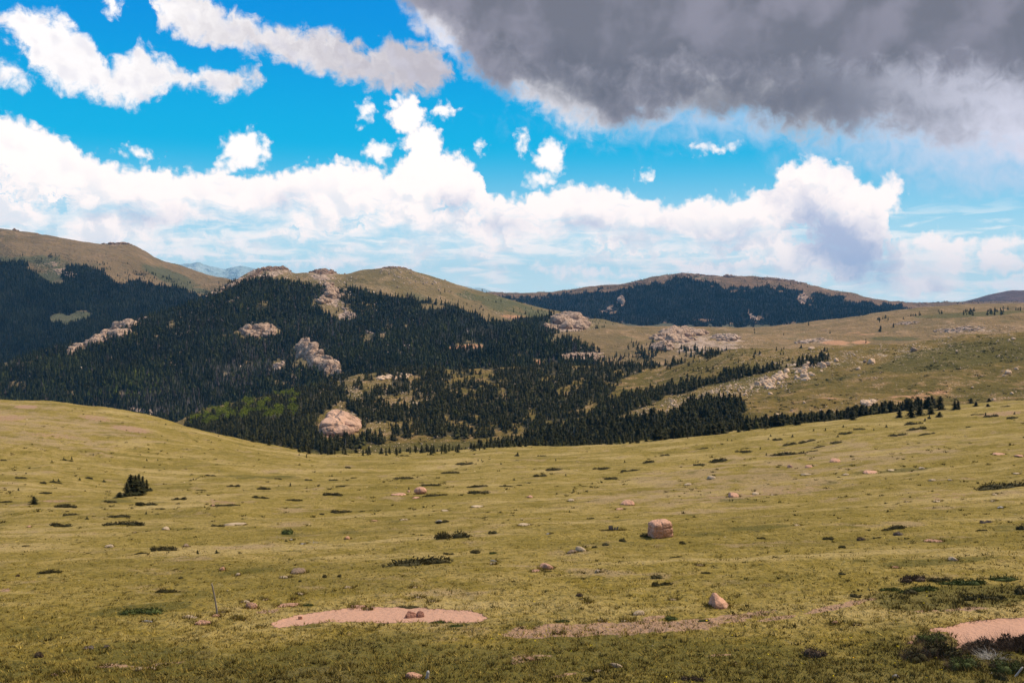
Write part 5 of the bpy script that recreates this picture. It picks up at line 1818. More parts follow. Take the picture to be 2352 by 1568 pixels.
stones5 = [(410, 287, 115, 26, 'pink'), (470, 264, 20, 16, 'pink'), (520, 305, 50, 14, 'pink'), (720, 393, 52, 15, 'pale'), (935, 368, 92, 22, 'pale'), (1262, 492, 88, 22, 'pale'), (1300, 302, 46, 20, 'pink'), (1580, 326, 50, 18, 'pale'), (1968, 358, 96, 40, 'pink'),
           (1915, 382, 60, 14, 'pink'), (52, 588, 42, 30, 'orange'), (235, 462, 50, 12, 'orange'), (440, 455, 60, 12, 'pale'), (1640, 672, 84, 36, 'pale'), (1585, 684, 64, 30, 'brown'), (1048, 741, 48, 16, 'grey'), (1045, 757, 46, 14, 'pale'),
           (1413, 794, 96, 48, 'pink'), (1345, 806, 84, 20, 'pink'), (1763, 816, 42, 24, 'pale'), (485, 1127, 84, 52, 'red'), (546, 1124, 60, 50, 'red'), (55, 921, 52, 18, 'pale'), (505, 917, 52, 12, 'pale'), (535, 986, 62, 15, 'pale'),
           (628, 1013, 62, 16, 'pale'), (2042, 1103, 84, 34, 'pale'), (1785, 1146, 52, 16, 'pale'), (1950, 1146, 62, 16, 'pale'), (1490, 1233, 62, 20, 'pink'), (120, 1052, 104, 28, 'pink'), (185, 1069, 52, 12, 'brown'), (1658, 1001, 36, 11, 'pale'),
           (1690, 1023, 38, 11, 'pale'), (2280, 1001, 62, 15, 'pale'), (500, 1540, 132, 50, 'pink'), (1765, 1492, 84, 24, 'pale'), (1882, 1462, 92, 30, 'pale'), (1295, 1413, 72, 24, 'pink'), (680, 470, 50, 20, 'grey'), (1430, 550, 40, 12, 'grey')]
stones6 = [(1065, 62, 72, 30, 'pink'), (755, 97, 36, 24, 'pink'), (885, 97, 50, 20, 'pink'), (1315, 136, 112, 30, 'pink'), (1450, 116, 52, 14, 'pale'), (870, 146, 80, 15, 'pale'), (1135, 149, 42, 15, 'pale'), (1725, 189, 50, 16, 'pale'), (1660, 105, 46, 14, 'pale'),
           (370, 298, 84, 34, 'pink'), (522, 281, 52, 18, 'pale'), (805, 494, 52, 15, 'pale'), (1558, 333, 42, 11, 'pale'), (1765, 329, 62, 13, 'pale'), (2160, 281, 40, 12, 'pale'), (2150, 326, 42, 12, 'pale'), (2195, 372, 46, 15, 'grey'),
           (1872, 737, 62, 34, 'pale'), (1470, 783, 52, 16, 'orange'), (135, 766, 60, 15, 'pale'), (1210, 1174, 70, 20, 'pale'), (1740, 605, 130, 20, 'pink'), (215, 174, 62, 22, 'pale'), (55, 216, 52, 16, 'pale'), (1588, 1392, 48, 26, 'grey'),
           (1475, 1535, 46, 28, 'grey'), (1850, 585 - 400, 30, 12, 'pale'), (2310, 140, 60, 14, 'pale'), (640, 285, 40, 10, 'pale'), (2190, 10, 90, 22, 'pink'), (2330, 20, 70, 20, 'pink'), (1060, 1160, 44, 20, 'pink'), (1580, 1300, 60, 24, 'pink')]
rng = np.random.default_rng(9)
for L_, fn in ((stones4, c4), (stones5, c5), (stones6, c6)):
    for (x_, y_, w_, h_, kd) in L_:
        u, v = fn(x_, y_)
        X, Y, Z = L1.locate(u, v - 0.15 * h_ * .336)
        s = Y / F * .336
        mat, cw = KIND[kd]
        flat = h_ / w_
        sh = 'slab' if flat < 0.22 else ('stone' if w_ < 60 else 'boulder')
        hh_ = max(0.22 * w_, h_ * 0.75) * s if flat > 0.3 else 0.09 * w_ * s
        ang_ = max(0.1, -Z / Y)
        dep = min(w_ * s * 0.55, max(w_ * s * 0.22, (h_ * s - hh_ * 0.7) / (2 * ang_)))
        o = rock_copy(int(rng.integers(0, 8)), mat, X, Y + dep * 0.3, Z + hh_ * 0.12, w_ * s * 0.53, dep, hh_, rng.uniform(-0.5, 0.5), 'x', None, 'rock_slab' if sh == 'slab' else ('boulder' if sh == 'boulder' else 'stone'), sh)
        sw = sizew(w_ * .336)
        noun = {'slab': '%s flat %s slab' % (sw, cw), 'stone': '%s %s stone' % (sw, cw), 'boulder': '%s %s boulder' % (sw, cw)}[sh]
        if kd == 'red':
            noun = 'rusty red rock lying on the long gravel patch, ' + ('left one' if x_ < 500 else 'right one')
            o['label'] = noun
        else:
            ENT.append((o, u, v, noun))

# the square pink boulder
u, v = c5(2195, 576)
X, Y, Z = L1.locate(u, v)
s = Y / F * .336
r_ = np.random.default_rng(2)
vv = ICO[5][0].copy()
p = 7.0
vv = vv / (np.sum(np.abs(vv) ** p, axis=1) ** (1 / p))[:, None]
vv[:, 0] *= 70 * s
vv[:, 1] *= 62 * s
vv[:, 2] *= 57 * s
top = np.clip(vv[:, 2] / (57 * s), -1, 1)
vv[:, 0] *= 1 - 0.05 * top
vv[:, 2] -= np.clip(-vv[:, 0] / (70 * s) - 0.1, 0, 1) * np.clip(top, 0, 1) * 14 * s      # top falls away to the left
vv[:, 2] += np.clip(vv[:, 0] / (70 * s), 0, 1) * 0
nn = vv / np.linalg.norm(vv, axis=1)[:, None]
q_ = fbm3(vv[:, 0] * 1.4, vv[:, 1] * 1.4, vv[:, 2] * 1.4, 5, 5) * 0.10 + np.minimum(np.abs(fbm3(vv[:, 0] * 0.9, vv[:, 1] * 0.9, vv[:, 2] * 2.2, 4, 15)), 0.08) * 0.8
vv += nn * q_[:, None]
# a joint crossing the faces a little below the top
vv -= nn * (np.exp(-((vv[:, 2] - 0.30 * 57 * s - 0.07 * np.sin(vv[:, 0] * 3)) / 0.05) ** 2) * 0.05)[:, None]
o = mesh_obj('boulder', vv, ICO[5][1], MR_PINK, loc=(X, Y + 45 * s, Z + 52 * s))
o.rotation_euler = (0, 0.02, radians(16))
tag(o, 'big square block of pink granite standing alone in the right half of the meadow', 'boulder')
# the pointed boulder
u, v = c6(275, 1054)
X, Y, Z = L1.locate(u, v)
s = Y / F * .336
vv = ICO[5][0].copy()
h_ = 108 * s
z01 = np.clip((vv[:, 2] + 0.35) / 1.35, 0, 1)
k_ = (1 - z01 * 0.80)
vv[:, 0] = vv[:, 0] * (0.45 + 0.55 * k_) * 94 * s
vv[:, 1] = vv[:, 1] * (0.45 + 0.55 * k_) * 60 * s
vv[:, 0] -= z01 * 22 * s
vv[:, 2] = (vv[:, 2] + 0.35) / 1.35 * h_
for nrm, d in (((0.75, -0.35, 0.62), 30 * s), ((-0.93, -0.3, 0.22), 52 * s), ((0.1, -0.85, 0.5), 44 * s), ((-0.35, -0.5, 0.8), 62 * s), ((0.4, 0.6, 0.7), 50 * s)):
    n_ = np.array(nrm) / np.linalg.norm(nrm)
    hgt = (vv - np.array([0, 0, 24 * s])) @ n_ - d
    vv -= n_[None] * (np.maximum(hgt, 0) * 0.9)[:, None]
nn = vv - np.array([0, 0, 30 * s])
nn /= np.linalg.norm(nn, axis=1)[:, None]
vv += nn * (fbm3(vv[:, 0] * 2.2, vv[:, 1] * 2.2, vv[:, 2] * 2.2, 5, 25) * 0.09)[:, None]
o = mesh_obj('boulder', vv, ICO[5][1], MR_PINK, loc=(X, Y + 30 * s, Z - 4 * s))
tag(o, 'pointed pinkish boulder like a small pyramid in the right foreground', 'boulder')
# the round cleft boulder far out
u, v = c5(548, 277)
X, Y, Z = L1.locate(u, v)
s = Y / F * .336
vv = ICO[4][0].copy()
nn = vv.copy()
vv += nn * (fbm3(vv[:, 0] * 1.5, vv[:, 1] * 1.5, vv[:, 2] * 1.5, 4, 35) * 0.12 - np.exp(-((vv[:, 0] + 0.12 + 0.25 * vv[:, 2]) / 0.06) ** 2) * 0.10)[:, None]
vv[:, 2] = np.where(vv[:, 2] < 0, vv[:, 2] * 0.7, vv[:, 2])
vv *= np.array([[43 * s, 36 * s, 30 * s]])
o = mesh_obj('boulder', vv, ICO[4][1], MR_PINK, loc=(X, Y + 20 * s, Z + 18 * s))
tag(o, 'round pinkish boulder with a cleft, far out in the middle of the meadow', 'boulder')

# ------------------------------------------------------------------ junipers and other low shrubs
def mat_shrub(seed, n=900, bush=False, twig=0):
    """low spreading shrub, 1 wide: leafy sprays over an uneven low mound"""
    r = np.random.default_rng(seed)
    V_, F_ = [], []
    lobes = [(r.uniform(-0.36, 0.36), r.uniform(-0.2, 0.2), r.uniform(0.10, 0.24), r.uniform(0.5, 1.0)) for _ in range(9)]
    if bush:
        lobes = [(r.uniform(-0.25, 0.25), r.uniform(-0.25, 0.25), r.uniform(0.15, 0.28), r.uniform(0.6, 1.0)) for _ in range(8)]
    H = 0.5 if bush else 0.13
    for i in range(n):
        lx, ly, lr, lh = lobes[int(r.integers(0, len(lobes)))]
        a, q = r.uniform(0, 6.28), math.sqrt(r.random())
        x, y = lx + lr * q * cos(a), ly + lr * q * sin(a) * (0.8 if bush else 0.7)
        z = H * lh * math.sqrt(max(0.0, 1 - q * q * 0.9)) * r.uniform(0.25, 1.05)
        s = r.uniform(0.012, 0.030) * (1.5 if bush else 1)
        d = np.array([cos(a) * q, sin(a) * q, r.uniform(0.2, 1.3)])
        d /= np.linalg.norm(d)
        t = np.cross(d, r.normal(0, 1, 3))
        t /= np.linalg.norm(t) + 1e-9
        p = np.array([x, y, z])
        b = len(V_)
        V_ += [tuple(p - t * s * 0.5), tuple(p + t * s * 0.5), tuple(p + d * s * 1.7)]
        F_.append((b, b + 1, b + 2))
    # woody heart so that no light passes through the mound
    iv, if_ = ICO[2]
    for (lx, ly, lr, lh) in lobes:
        b = len(V_)
        for p in iv:
            V_.append((lx + p[0] * lr * 0.85, ly + p[1] * lr * 0.6, p[2] * H * lh * 0.72))
        F_ += [tuple(int(w) + b for w in f) for f in if_]
    return V_, F_


MJ = foliage_mat('juniper_needles', (0.036, 0.034, 0.013), (0.058, 0.050, 0.020), scale=2.0)
MBR = foliage_mat('brown_shrub_twigs', (0.060, 0.042, 0.028), (0.085, 0.060, 0.040), scale=3.0)
MGR = foliage_mat('green_shrub_leaves', (0.045, 0.060, 0.016), (0.065, 0.080, 0.022), scale=3.0)
MPU = foliage_mat('grey_shrub_twigs', (0.105, 0.085, 0.075), (0.15, 0.12, 0.105), scale=3.0)
SH = [mat_shrub(40 + k) for k in range(10)]
BU = [mat_shrub(60 + k, 1000, True) for k in range(4)]
SHM = {}


def shrub(fn, x_, y_, w_, h_, kd='j'):
    """x, base y, width and height as measured in the crop"""
    u, v = fn(x_, y_)
    X, Y, Z = L1.locate(u, v - 0.12 * h_ * .336)
    s = Y / F * .336
    bush = h_ / w_ > 0.36
    k = int(rng.integers(0, 4 if bush else 10))
    mat, cw = {'j': (MJ, 'dark'), 'b': (MBR, 'brown'), 'g': (MGR, 'green'), 'p': (MPU, 'grey brown')}[kd]
    key = (bush, k, kd)
    nm = 'low_shrub' if (bush or kd != 'j') else 'juniper_mat'
    if key not in SHM:
        g = BU[k] if bush else SH[k]
        o = mesh_obj(nm, g[0], g[1], mat, smooth=False)
        SHM[key] = o
    else:
        o = SHM[key].copy()
        COL.objects.link(o)
    # depression angle of the view at that point turns depth into picture height
    dep = -Z / Y
    W = w_ * s * 1.12
    hz = h_ * s
    if bush:
        o.scale = (W, W * 0.9, hz / 0.5 * 0.95)
    else:
        D_ = min(W * 1.0, max(W * 0.35, (hz * 0.55) / max(dep, 0.08) * 0.9))
        zz = max(hz * 0.75, W * 0.05)
        o.scale = (W, D_ * 1.3, zz / 0.13)
    dd = 0.25 * o.scale[1]
    zc = L1.height(X, Y + dd)
    o.location = (X, Y + dd, zc - 0.01 * W)
    # lie along the slope
    za, zb = L1.height(X - W * 0.3, Y + dd), L1.height(X + W * 0.3, Y + dd)
    fl = rng.random() < 0.5
    o.rotation_euler = (0, math.atan2(zb - za, W * 0.6) * (1 if fl else -1), rng.uniform(-0.06, 0.06) + (pi if fl else 0))
    sw = 'tiny' if w_ < 50 else ('small' if w_ < 90 else ('broad' if w_ < 200 else 'very long'))
    noun = '%s %s %s' % (sw, cw, 'upright bush' if bush else ('juniper mat' if kd == 'j' else 'low shrub'))
    tag(o, 'x', 'shrub' if nm == 'low_shrub' else 'juniper')
    ENT.append((o, u, v, noun))
    return o


rng = np.random.default_rng(21)
S4 = [(440, 374, 155, 36), (485, 424, 130, 24), (400, 504, 150, 34), (850, 492, 265, 44), (820, 439, 170, 26), (1000, 359, 150, 30), (745, 339, 92, 20), (1095, 381, 72, 12), (310, 276, 82, 16), (1222, 319, 96, 28), (595, 173, 62, 20), (455, 51, 80, 14),
      (20, 51, 42, 14), (145, 172, 100, 16), (1595, 229, 86, 22), (1800, 249, 96, 22), (1440, 156, 76, 14), (1530, 362, 235, 22), (2015, 326, 110, 20), (1770, 309, 110, 24), (2270, 291, 150, 36), (2310, 411, 110, 32), (1900, 176, 52, 12),
      (1105, 667, 190, 44), (960, 686, 90, 14), (330, 824, 180, 40), (1120, 957, 140, 42), (1212, 949, 42, 12), (940, 1105, 330, 54, 'g'), (1962, 557, 88, 44, 'g'), (1480, 501, 90, 20), (2110, 1046, 90, 26, 'g'), (258, 1398, 90, 50, 'b'), (598, 1340, 66, 28, 'p'),
      (725, 1326, 44, 18, 'p'), (2215, 852, 40, 30), (2320, 847, 44, 22), (35, 336, 90, 18), (2325, 229, 62, 14), (2285, 186, 80, 14), (1233, 856, 36, 14), (170, 636, 52, 12), (2050, 877, 32, 14), (290, 207, 50, 18), (370, 202, 80, 14), (2105, 185, 50, 14),
      (1380, 255, 80, 12), (120, 842, 26, 20, 'b'), (2200, 420, 40, 14)]
S5 = [(850, 80, 112, 20), (760, 137, 120, 22), (440, 177, 132, 28), (620, 224, 132, 22), (640, 295, 172, 26), (935, 234, 162, 24), (1140, 227, 92, 14), (945, 277, 142, 30), (1230, 219, 42, 10), (1450, 121, 122, 28), (1375, 160, 96, 22), (1790, 112, 112, 20),
      (2110, 67, 92, 24), (1980, 124, 132, 20), (1850, 180, 96, 22), (2215, 17, 72, 12), (1380, 19, 62, 10), (445, 19, 72, 12), (50, 102, 46, 16), (90, 170, 42, 10), (30, 223, 62, 10), (40, 404, 92, 20), (150, 399, 42, 12), (705, 477, 92, 28),
      (780, 590, 245, 68), (1040, 553, 62, 30), (490, 778, 550, 72), (740, 694, 72, 20), (920, 687, 78, 34), (1050, 686, 60, 20, 'g'), (2092, 577, 92, 40), (1935, 607, 62, 28), (1815, 632, 52, 22), (1740, 646, 42, 18), (1715, 449, 52, 14),
      (2165, 858, 84, 32), (2200, 908, 152, 40), (2340, 622, 42, 26), (1635, 982, 52, 32, 'b'), (470, 1060, 175, 18), (690, 1162, 150, 24, 'g'), (800, 1187, 150, 24, 'g'), (1530, 1157, 120, 24, 'g'), (2275, 1142, 92, 40, 'g'), (2300, 712, 100, 16),
      (1700, 1560, 90, 40, 'j'), (1420, 810, 60, 10)]
S6 = [(265, 64, 142, 34), (145, 84, 102, 20), (2215, 248, 335, 62), (1480, 522, 185, 36), (1500, 562, 72, 30, 'p'), (1240, 597, 62, 28, 'b'), (1015, 592, 78, 26), (1555, 586, 42, 14), (1110, 647, 52, 24), (1115, 829, 52, 20), (565, 586, 66, 20), (185, 823, 82, 20),
      (25, 621, 52, 20), (1600, 884, 215, 72, 'b'), (1205, 988, 84, 34), (1580, 965, 100, 42), (2340, 525, 62, 40), (2100, 478, 92, 26, 'p'), (2065, 531, 92, 20), (935, 1400, 175, 76, 'b'), (90, 1562, 160, 56, 'b'), (1350, 580, 60, 14),
      (2340, 970, 90, 60), (1650, 955, 300, 60, 'g'), (1960, 905, 320, 60, 'g'), (2250, 880, 240, 56, 'g'), (2110, 1005, 280, 54, 'j'), (1450, 945, 170, 40, 'g'), (1780, 880, 150, 40, 'j'), (2210, 1560, 110, 66), (160, 1150, 90, 18, 'g'), (1990, 790, 50, 10)]
S3 = [(1635, 1260, 142, 28), (1605, 1224, 112, 28), (1510, 1300, 132, 20), (1240, 1259, 92, 18), (1140, 1290, 86, 18), (1080, 1352, 92, 22), (750, 1367, 102, 22), (885, 1342, 120, 20), (445, 1417, 112, 24), (740, 1434, 262, 32), (950, 1380, 112, 14), (910, 1406, 82, 12),
      (1690, 1291, 112, 14), (2140, 1172, 112, 22), (2040, 1157, 82, 10), (2290, 1182, 82, 20), (1980, 1241, 42, 10), (680, 1331, 72, 18), (165, 1389, 92, 12), (440, 1389, 62, 8), (2225, 1101, 72, 10)]
for L_, fn in ((S4, c4), (S5, c5), (S6, c6), (S3, c3)):
    for t_ in L_:
        shrub(fn, *t_)

# saplings on the meadow: tiny conifers, each with trunk and crown
sap = [(c2, 1215, 1437, 38, 28), (c2, 945, 1469, 11, 14), (c2, 967, 1467, 10, 11), (c2, 1100, 1493, 15, 16), (c2, 600, 1429, 11, 15), (c3, 2090, 1161, 22, 24), (c3, 2288, 1151, 20, 18), (c3, 1705, 1181, 28, 26), (c3, 1675, 1196, 22, 20), (c3, 1410, 1239, 22, 20),
       (c3, 1325, 1259, 13, 13), (c3, 995, 1263, 16, 20), (c3, 915, 1266, 15, 18), (c3, 770, 1306, 18, 20), (c3, 550, 1389, 14, 16), (c3, 590, 1431, 16, 20), (c3, 620, 1301, 16, 16), (c3, 325, 1331, 12, 14), (c3, 355, 1333, 12, 14), (c3, 1080, 1306, 18, 18),
       (c3, 1117, 1239, 18, 16), (c3, 605, 1323, 12, 14), (c4, 437, 43, 20, 20), (c4, 490, 39, 15, 22), (c4, 355, 56, 12, 14), (c4, 400, 191, 20, 22), (c4, 365, 187, 16, 16), (c4, 545, 179, 20, 18), (c4, 710, 193, 24, 20), (c4, 125, 251, 20, 18),
       (c4, 1003, 49, 13, 18), (c4, 1078, 45, 11, 12), (c4, 1985, 221, 18, 24), (c4, 1000, 413, 18, 24), (c4, 595, 449, 24, 24), (c4, 1350, 684, 30, 28), (c4, 1480, 680, 32, 28), (c4, 1955, 599, 20, 20), (c4, 2095, 26, 15, 22), (c4, 658, 228, 12, 12),
       (c5, 1190, 180, 16, 14), (c5, 1543, 151, 14, 16), (c5, 1945, 60, 14, 18), (c5, 470, 244, 14, 20), (c5, 1475, 48, 12, 14), (c5, 1725, 207, 16, 12), (c4, 2045, 10, 12, 14), (c4, 637, 10, 12, 12), (c4, 958, 10, 10, 10), (c5, 1595, 252, 16, 14)]
SPR = {}
for i, (fn, x_, y_, w_, h_) in enumerate(sap):
    u, v = fn(x_, y_)
    X, Y, Z = L1.locate(u, v)
    s = Y / F * .336
    k = i % 3
    if k not in SPR:
        root = bpy.data.objects.new('conifer_sapling', None)
        COL.objects.link(root)
        tv, tf = conifer_template(8, 8, 0.30, 700 + k, 0.02, 1, 0.4)
        V_, F_ = trunk_geo(0.03, 0.9, 5)
        mesh_obj('trunk', V_, F_, MBK, root)
        mesh_obj('crown', tv, tf, MF, root, smooth=False)
        SPR[k] = root
    else:
        root = SPR[k].copy()
        COL.objects.link(root)
        for ch in SPR[k].children:
            cc = ch.copy()
            COL.objects.link(cc)
            cc.parent = root
    root.location = (X, Y, Z - 0.02)
    root.scale = (w_ * s / 0.55, w_ * s / 0.55, h_ * s * 1.1)
    root.rotation_euler = (0, 0, i)
    tag(root, 'x', 'sapling', 'conifer saplings on the meadow')
    ENT.append((root, u, v, '%s dark conifer sapling' % ('bushy' if w_ > 24 else ('small' if w_ > 15 else 'tiny'))))

# big twiggy bushes at the lower right
def twig_geo(seed, n, H=0.55, W=1.0, curl=0.5, thick=0.006, lean=0.6):
    r = np.random.default_rng(seed)
    V_, F_ = [], []
    for i in range(n):
        p = np.array([r.uniform(-0.32, 0.32) * W, r.uniform(-0.28, 0.28) * W, 0.0])
        d = np.array([p[0] * 2.2 + r.normal(0, 0.35), p[1] * 2.0 + r.normal(0, 0.35), lean + r.random()])
        d /= np.linalg.norm(d)
        L = H * r.uniform(0.35, 1.0)
        t = thick * r.uniform(0.6, 1.3)
        sg = 5
        side = np.cross(d, r.normal(0, 1, 3))
        side /= np.linalg.norm(side)
        sd2 = np.cross(d, side)
        for j in range(sg + 1):
            rad = t * (1 - j / (sg + 1))
            b = len(V_)
            for k in range(3):
                a = k * 2.094
                V_.append(tuple(p + side * rad * cos(a) + sd2 * rad * sin(a)))
            if j:
                for k in range(3):
                    k2 = (k + 1) % 3
                    F_.append((b - 3 + k, b - 3 + k2, b + k2))
                    F_.append((b - 3 + k, b + k2, b + k))
            d = d + r.normal(0, curl * 0.25, 3)
            d /= np.linalg.norm(d)
            p = p + d * L / sg
    return V_, F_


def big_bush(u, v, w, h, seed, name, label, wood_m, leaf_m, nleaf=2600):
    X, Y, Z = L1.locate(u, v)
    s = Y / F
    root = bpy.data.objects.new(name, None)
    COL.objects.link(root)
    root.location = (X, Y + 0.25 * w * s, L1.height(X, Y + 0.25 * w * s) - 0.02)
    za, zb = L1.height(X - w * s * 0.3, Y), L1.height(X + w * s * 0.3, Y)
    root.rotation_euler = (0, -math.atan2(zb - za, w * s * 0.6), 0)
    root.scale = (w * s, w * s * 0.8, h * s / 0.5)
    tag(root, label, 'bush')
    V_, F_ = twig_geo(seed, 420, 0.6, 1.0, 0.5, 0.0035)
    mesh_obj('branches', V_, F_, wood_m, root, smooth=False)
    V_, F_ = mat_shrub(seed + 5, nleaf, True)
    mesh_obj('foliage', V_, F_, leaf_m, root, smooth=False)
    return root


MTW = bark_mat('brown_twigs', (0.075, 0.048, 0.034), (0.15, 0.10, 0.075))
big_bush(2165, 1514, 110, 38, 1, 'willow_bush', 'dark leafy willow bush left of the bleached branches in the right foreground', MTW, MJ)
big_bush(2110, 1520, 70, 34, 2, 'willow_bush', 'smaller dark bush at the left end of the right foreground thicket', MTW, MJ, 1500)
big_bush(2275, 1500, 120, 36, 3, 'willow_bush', 'brown twiggy bush below the right gravel patch', MTW, MBR)
big_bush(2352, 1500, 110, 46, 4, 'willow_bush', 'tall brown twiggy bush cut by the right edge of the picture', MTW, MBR)
big_bush(2220, 1540, 90, 30, 5, 'willow_bush', 'low dark bush in front of the bleached branches', MTW, MGR, 1600)
big_bush(2330, 1548, 90, 34, 6, 'willow_bush', 'low green bush in the bottom right corner', MTW, MGR, 1600)
big_bush(2150, 1478, 80, 26, 7, 'willow_bush', 'low green bush at the left tip of the right gravel patch', MTW, MGR, 1400)

# bleached dead branches
def dead_tangle(u, v, w, h, seed, label, n=60, name='dead_branch'):
    X, Y, Z = L1.locate(u, v)
    s = Y / F
    V_, F_ = twig_geo(seed, n, 0.75, 0.8, 1.3, 0.009, 0.05)
    o = mesh_obj(name, V_, F_, MDW, smooth=False, loc=(X, Y - 0.1, Z + 0.06))
    o.scale = (w * s, w * s * 0.6, h * s * 1.3)
    tag(o, label, 'dead branches')
    return o


dead_tangle(2272, 1512, 86, 34, 11, 'tangle of bleached grey branches lying in the right foreground bushes', 90)
dead_tangle(2285, 1550, 50, 12, 12, 'thin bleached stick lying near the bottom right corner', 6)
dead_tangle(724, 1247, 28, 13, 13, 'bleached grey branches lying in the grass left of the middle', 30)
dead_tangle(640, 1233, 15, 8, 14, 'small heap of bleached twigs beside the round green shrub', 16)


def pole(name, u, v, tu, tv, r0, mat, label, cat, parts=None, bow=0.0):
    X, Y, Z = L1.locate(u, v)
    dx, dy, dz = ray(tu, tv)
    T_ = np.array([dx / dy * Y, Y, dz / dy * Y])
    B_ = np.array([X, Y, Z - 0.12])
    d = T_ - B_
    L = float(np.linalg.norm(d))
    V_, F_ = [], []
    n, rings = 9, 12
    r = random.Random(int(u))
    side = np.array([0, 1, 0])
    ax = d / L
    s1 = np.cross(ax, side)
    s1 /= np.linalg.norm(s1)
    s2 = np.cross(ax, s1)
    for i in range(rings):
        t = i / (rings - 1)
        rad = r0 * (1.1 - 0.35 * t) * (1 + 0.1 * r.uniform(-1, 1))
        if i == rings - 1:
            rad *= 0.55
        c = B_ + d * t + s1 * bow * math.sin(t * pi)
        for k in range(n):
            a = 6.2832 * k / n
            rk = rad * (1 + 0.12 * math.sin(k * 2.3))
            V_.append(tuple(c + s1 * rk * cos(a) + s2 * rk * sin(a) - np.array([X, Y, Z])))
    for i in range(rings - 1):
        for k in range(n):
            a_, b_ = i * n + k, i * n + (k + 1) % n
            F_.append((a_, b_, b_ + n))
            F_.append((a_, b_ + n, a_ + n))
    b = (rings - 1) * n
    for k in range(1, n - 1):
        F_.append((b, b + k, b + k + 1))
    o = mesh_obj(name, V_, F_, mat, loc=(X, Y, Z))
    tag(o, label, cat)
    return o


u0, v0 = c4(1488, 1098)
u1, v1 = c4(1448, 884)
pole('wooden_post', u0, v0, u1, v1, 0.040, MWW, 'thin weathered wooden post leaning to the left in the near meadow', 'post', bow=-0.02)
pole('dead_stake', *c5(590, 1535), *c5(604, 1482), 0.06, MDW, 'short pale pointed stake beside the pinkish boulder at the bottom edge', 'stake')
pole('dead_stake', *c4(1530, 938), *c4(1560, 930), 0.03, MDW, 'short pale stick lying right of the leaning post', 'stick')
pole('dead_stake', *c6(2270, 1525), *c6(2345, 1455), 0.035, MDW, 'pale broken branch sticking up near the bottom right corner', 'branch')
# the old stump of split grey wood right of the middle
X, Y, Z = L1.locate(*c5(1868, 524))
s = Y / F * .336
V_, F_ = [], []


def slab(cx, cy, w, d, h, lean, V_, F_, taper=0.8, jag=None):
    b = len(V_)
    n = 6
    for j in range(2):
        for i in range(n):
            x = cx + (i / (n - 1) - 0.5) * w * (taper if j else 1) + lean * j * h
            zt = (h * (0.75 + 0.25 * ((jag or [0.4, 1, 0.6, 1, 0.5, 0.9])[i])) if j else -0.05)
            V_.append((x, cy - d / 2, zt))
            V_.append((x, cy + d / 2, zt))
    for i in range(n - 1):
        a = b + i * 2
        t = b + 2 * n + i * 2
        F_.extend([(a, a + 2, t + 2), (a, t + 2, t), (a + 1, t + 3, a + 3), (a + 1, t + 1, t + 3), (t, t + 2, t + 3), (t, t + 3, t + 1)])
    for e in (0, n - 1):
        a, t = b + e * 2, b + 2 * n + e * 2
        F_.extend([(a, t, t + 1), (a, t + 1, a + 1)])


slab(-14 * s, 0, 34 * s, 6 * s, 36 * s, -0.15, V_, F_)
slab(8 * s, 6 * s, 16 * s, 6 * s, 20 * s, 0.2, V_, F_)
slab(22 * s, 0, 14 * s, 5 * s, 28 * s, 0.35, V_, F_)
slab(48 * s, 4 * s, 44 * s, 3 * s, 3 * s, 0, V_, F_)
slab(-60 * s, -4 * s, 60 * s, 3 * s, 2.5 * s, 0, V_, F_)
o = mesh_obj('tree_stump', V_, F_, bark_mat('old_wood', (0.055, 0.045, 0.04), (0.13, 0.105, 0.09)), smooth=False, loc=(X, Y, Z))
tag(o, 'broken dark stump of split old wood left of the square pink boulder', 'stump')
# the small square stump on the gravel
X, Y, Z = L1.locate(*c4(2050, 1132))
s = Y / F * .336
vv = ICO[4][0].copy()
vv = vv / (np.sum(np.abs(vv) ** 8, axis=1) ** (1 / 8))[:, None]
vv *= np.array([[15 * s, 13 * s, 12 * s]])
vv += 0.01 * fbm3(vv[:, 0] * 9, vv[:, 1] * 9, vv[:, 2] * 9, 3, 3)[:, None]
o = mesh_obj('block', vv, ICO[4][1], MR_PINK, loc=(X, Y + 0.1, Z + 10 * s))
o.name = 'stone_block'
tag(o, 'small squared stone block standing on the left part of the long gravel patch', 'stone block')

# ------------------------------------------------------------------ grass, herbs and flowers
def stuff_mat(name, sp=0.15):
    m, T, b = new_mat(name)
    n = T.n.new('ShaderNodeAttribute')
    n.attribute_name = 'tone'
    T.put(b.inputs['Base Color'], n.outputs['Color'])
    return m


def tuft(seed, n, h, spread, w):
    r = np.random.default_rng(seed)
    V_, F_ = [], []
    for i in range(n):
        a, q = r.uniform(0, 6.28), r.uniform(0, spread)
        p = np.array([q * cos(a), q * sin(a), 0])
        d = np.array([cos(a) * q / spread * 0.8 + r.normal(0, .25), sin(a) * q / spread * 0.8 + r.normal(0, .25), 1.0])
        a2 = r.uniform(0, 3.14)
        t = np.array([cos(a2), sin(a2), 0]) * w
        b = len(V_)
        V_ += [tuple(p - t), tuple(p + t), tuple(p + d * h * r.uniform(0.5, 1.0))]
        F_.append((b, b + 1, b + 2))
    return np.array(V_), np.array(F_)


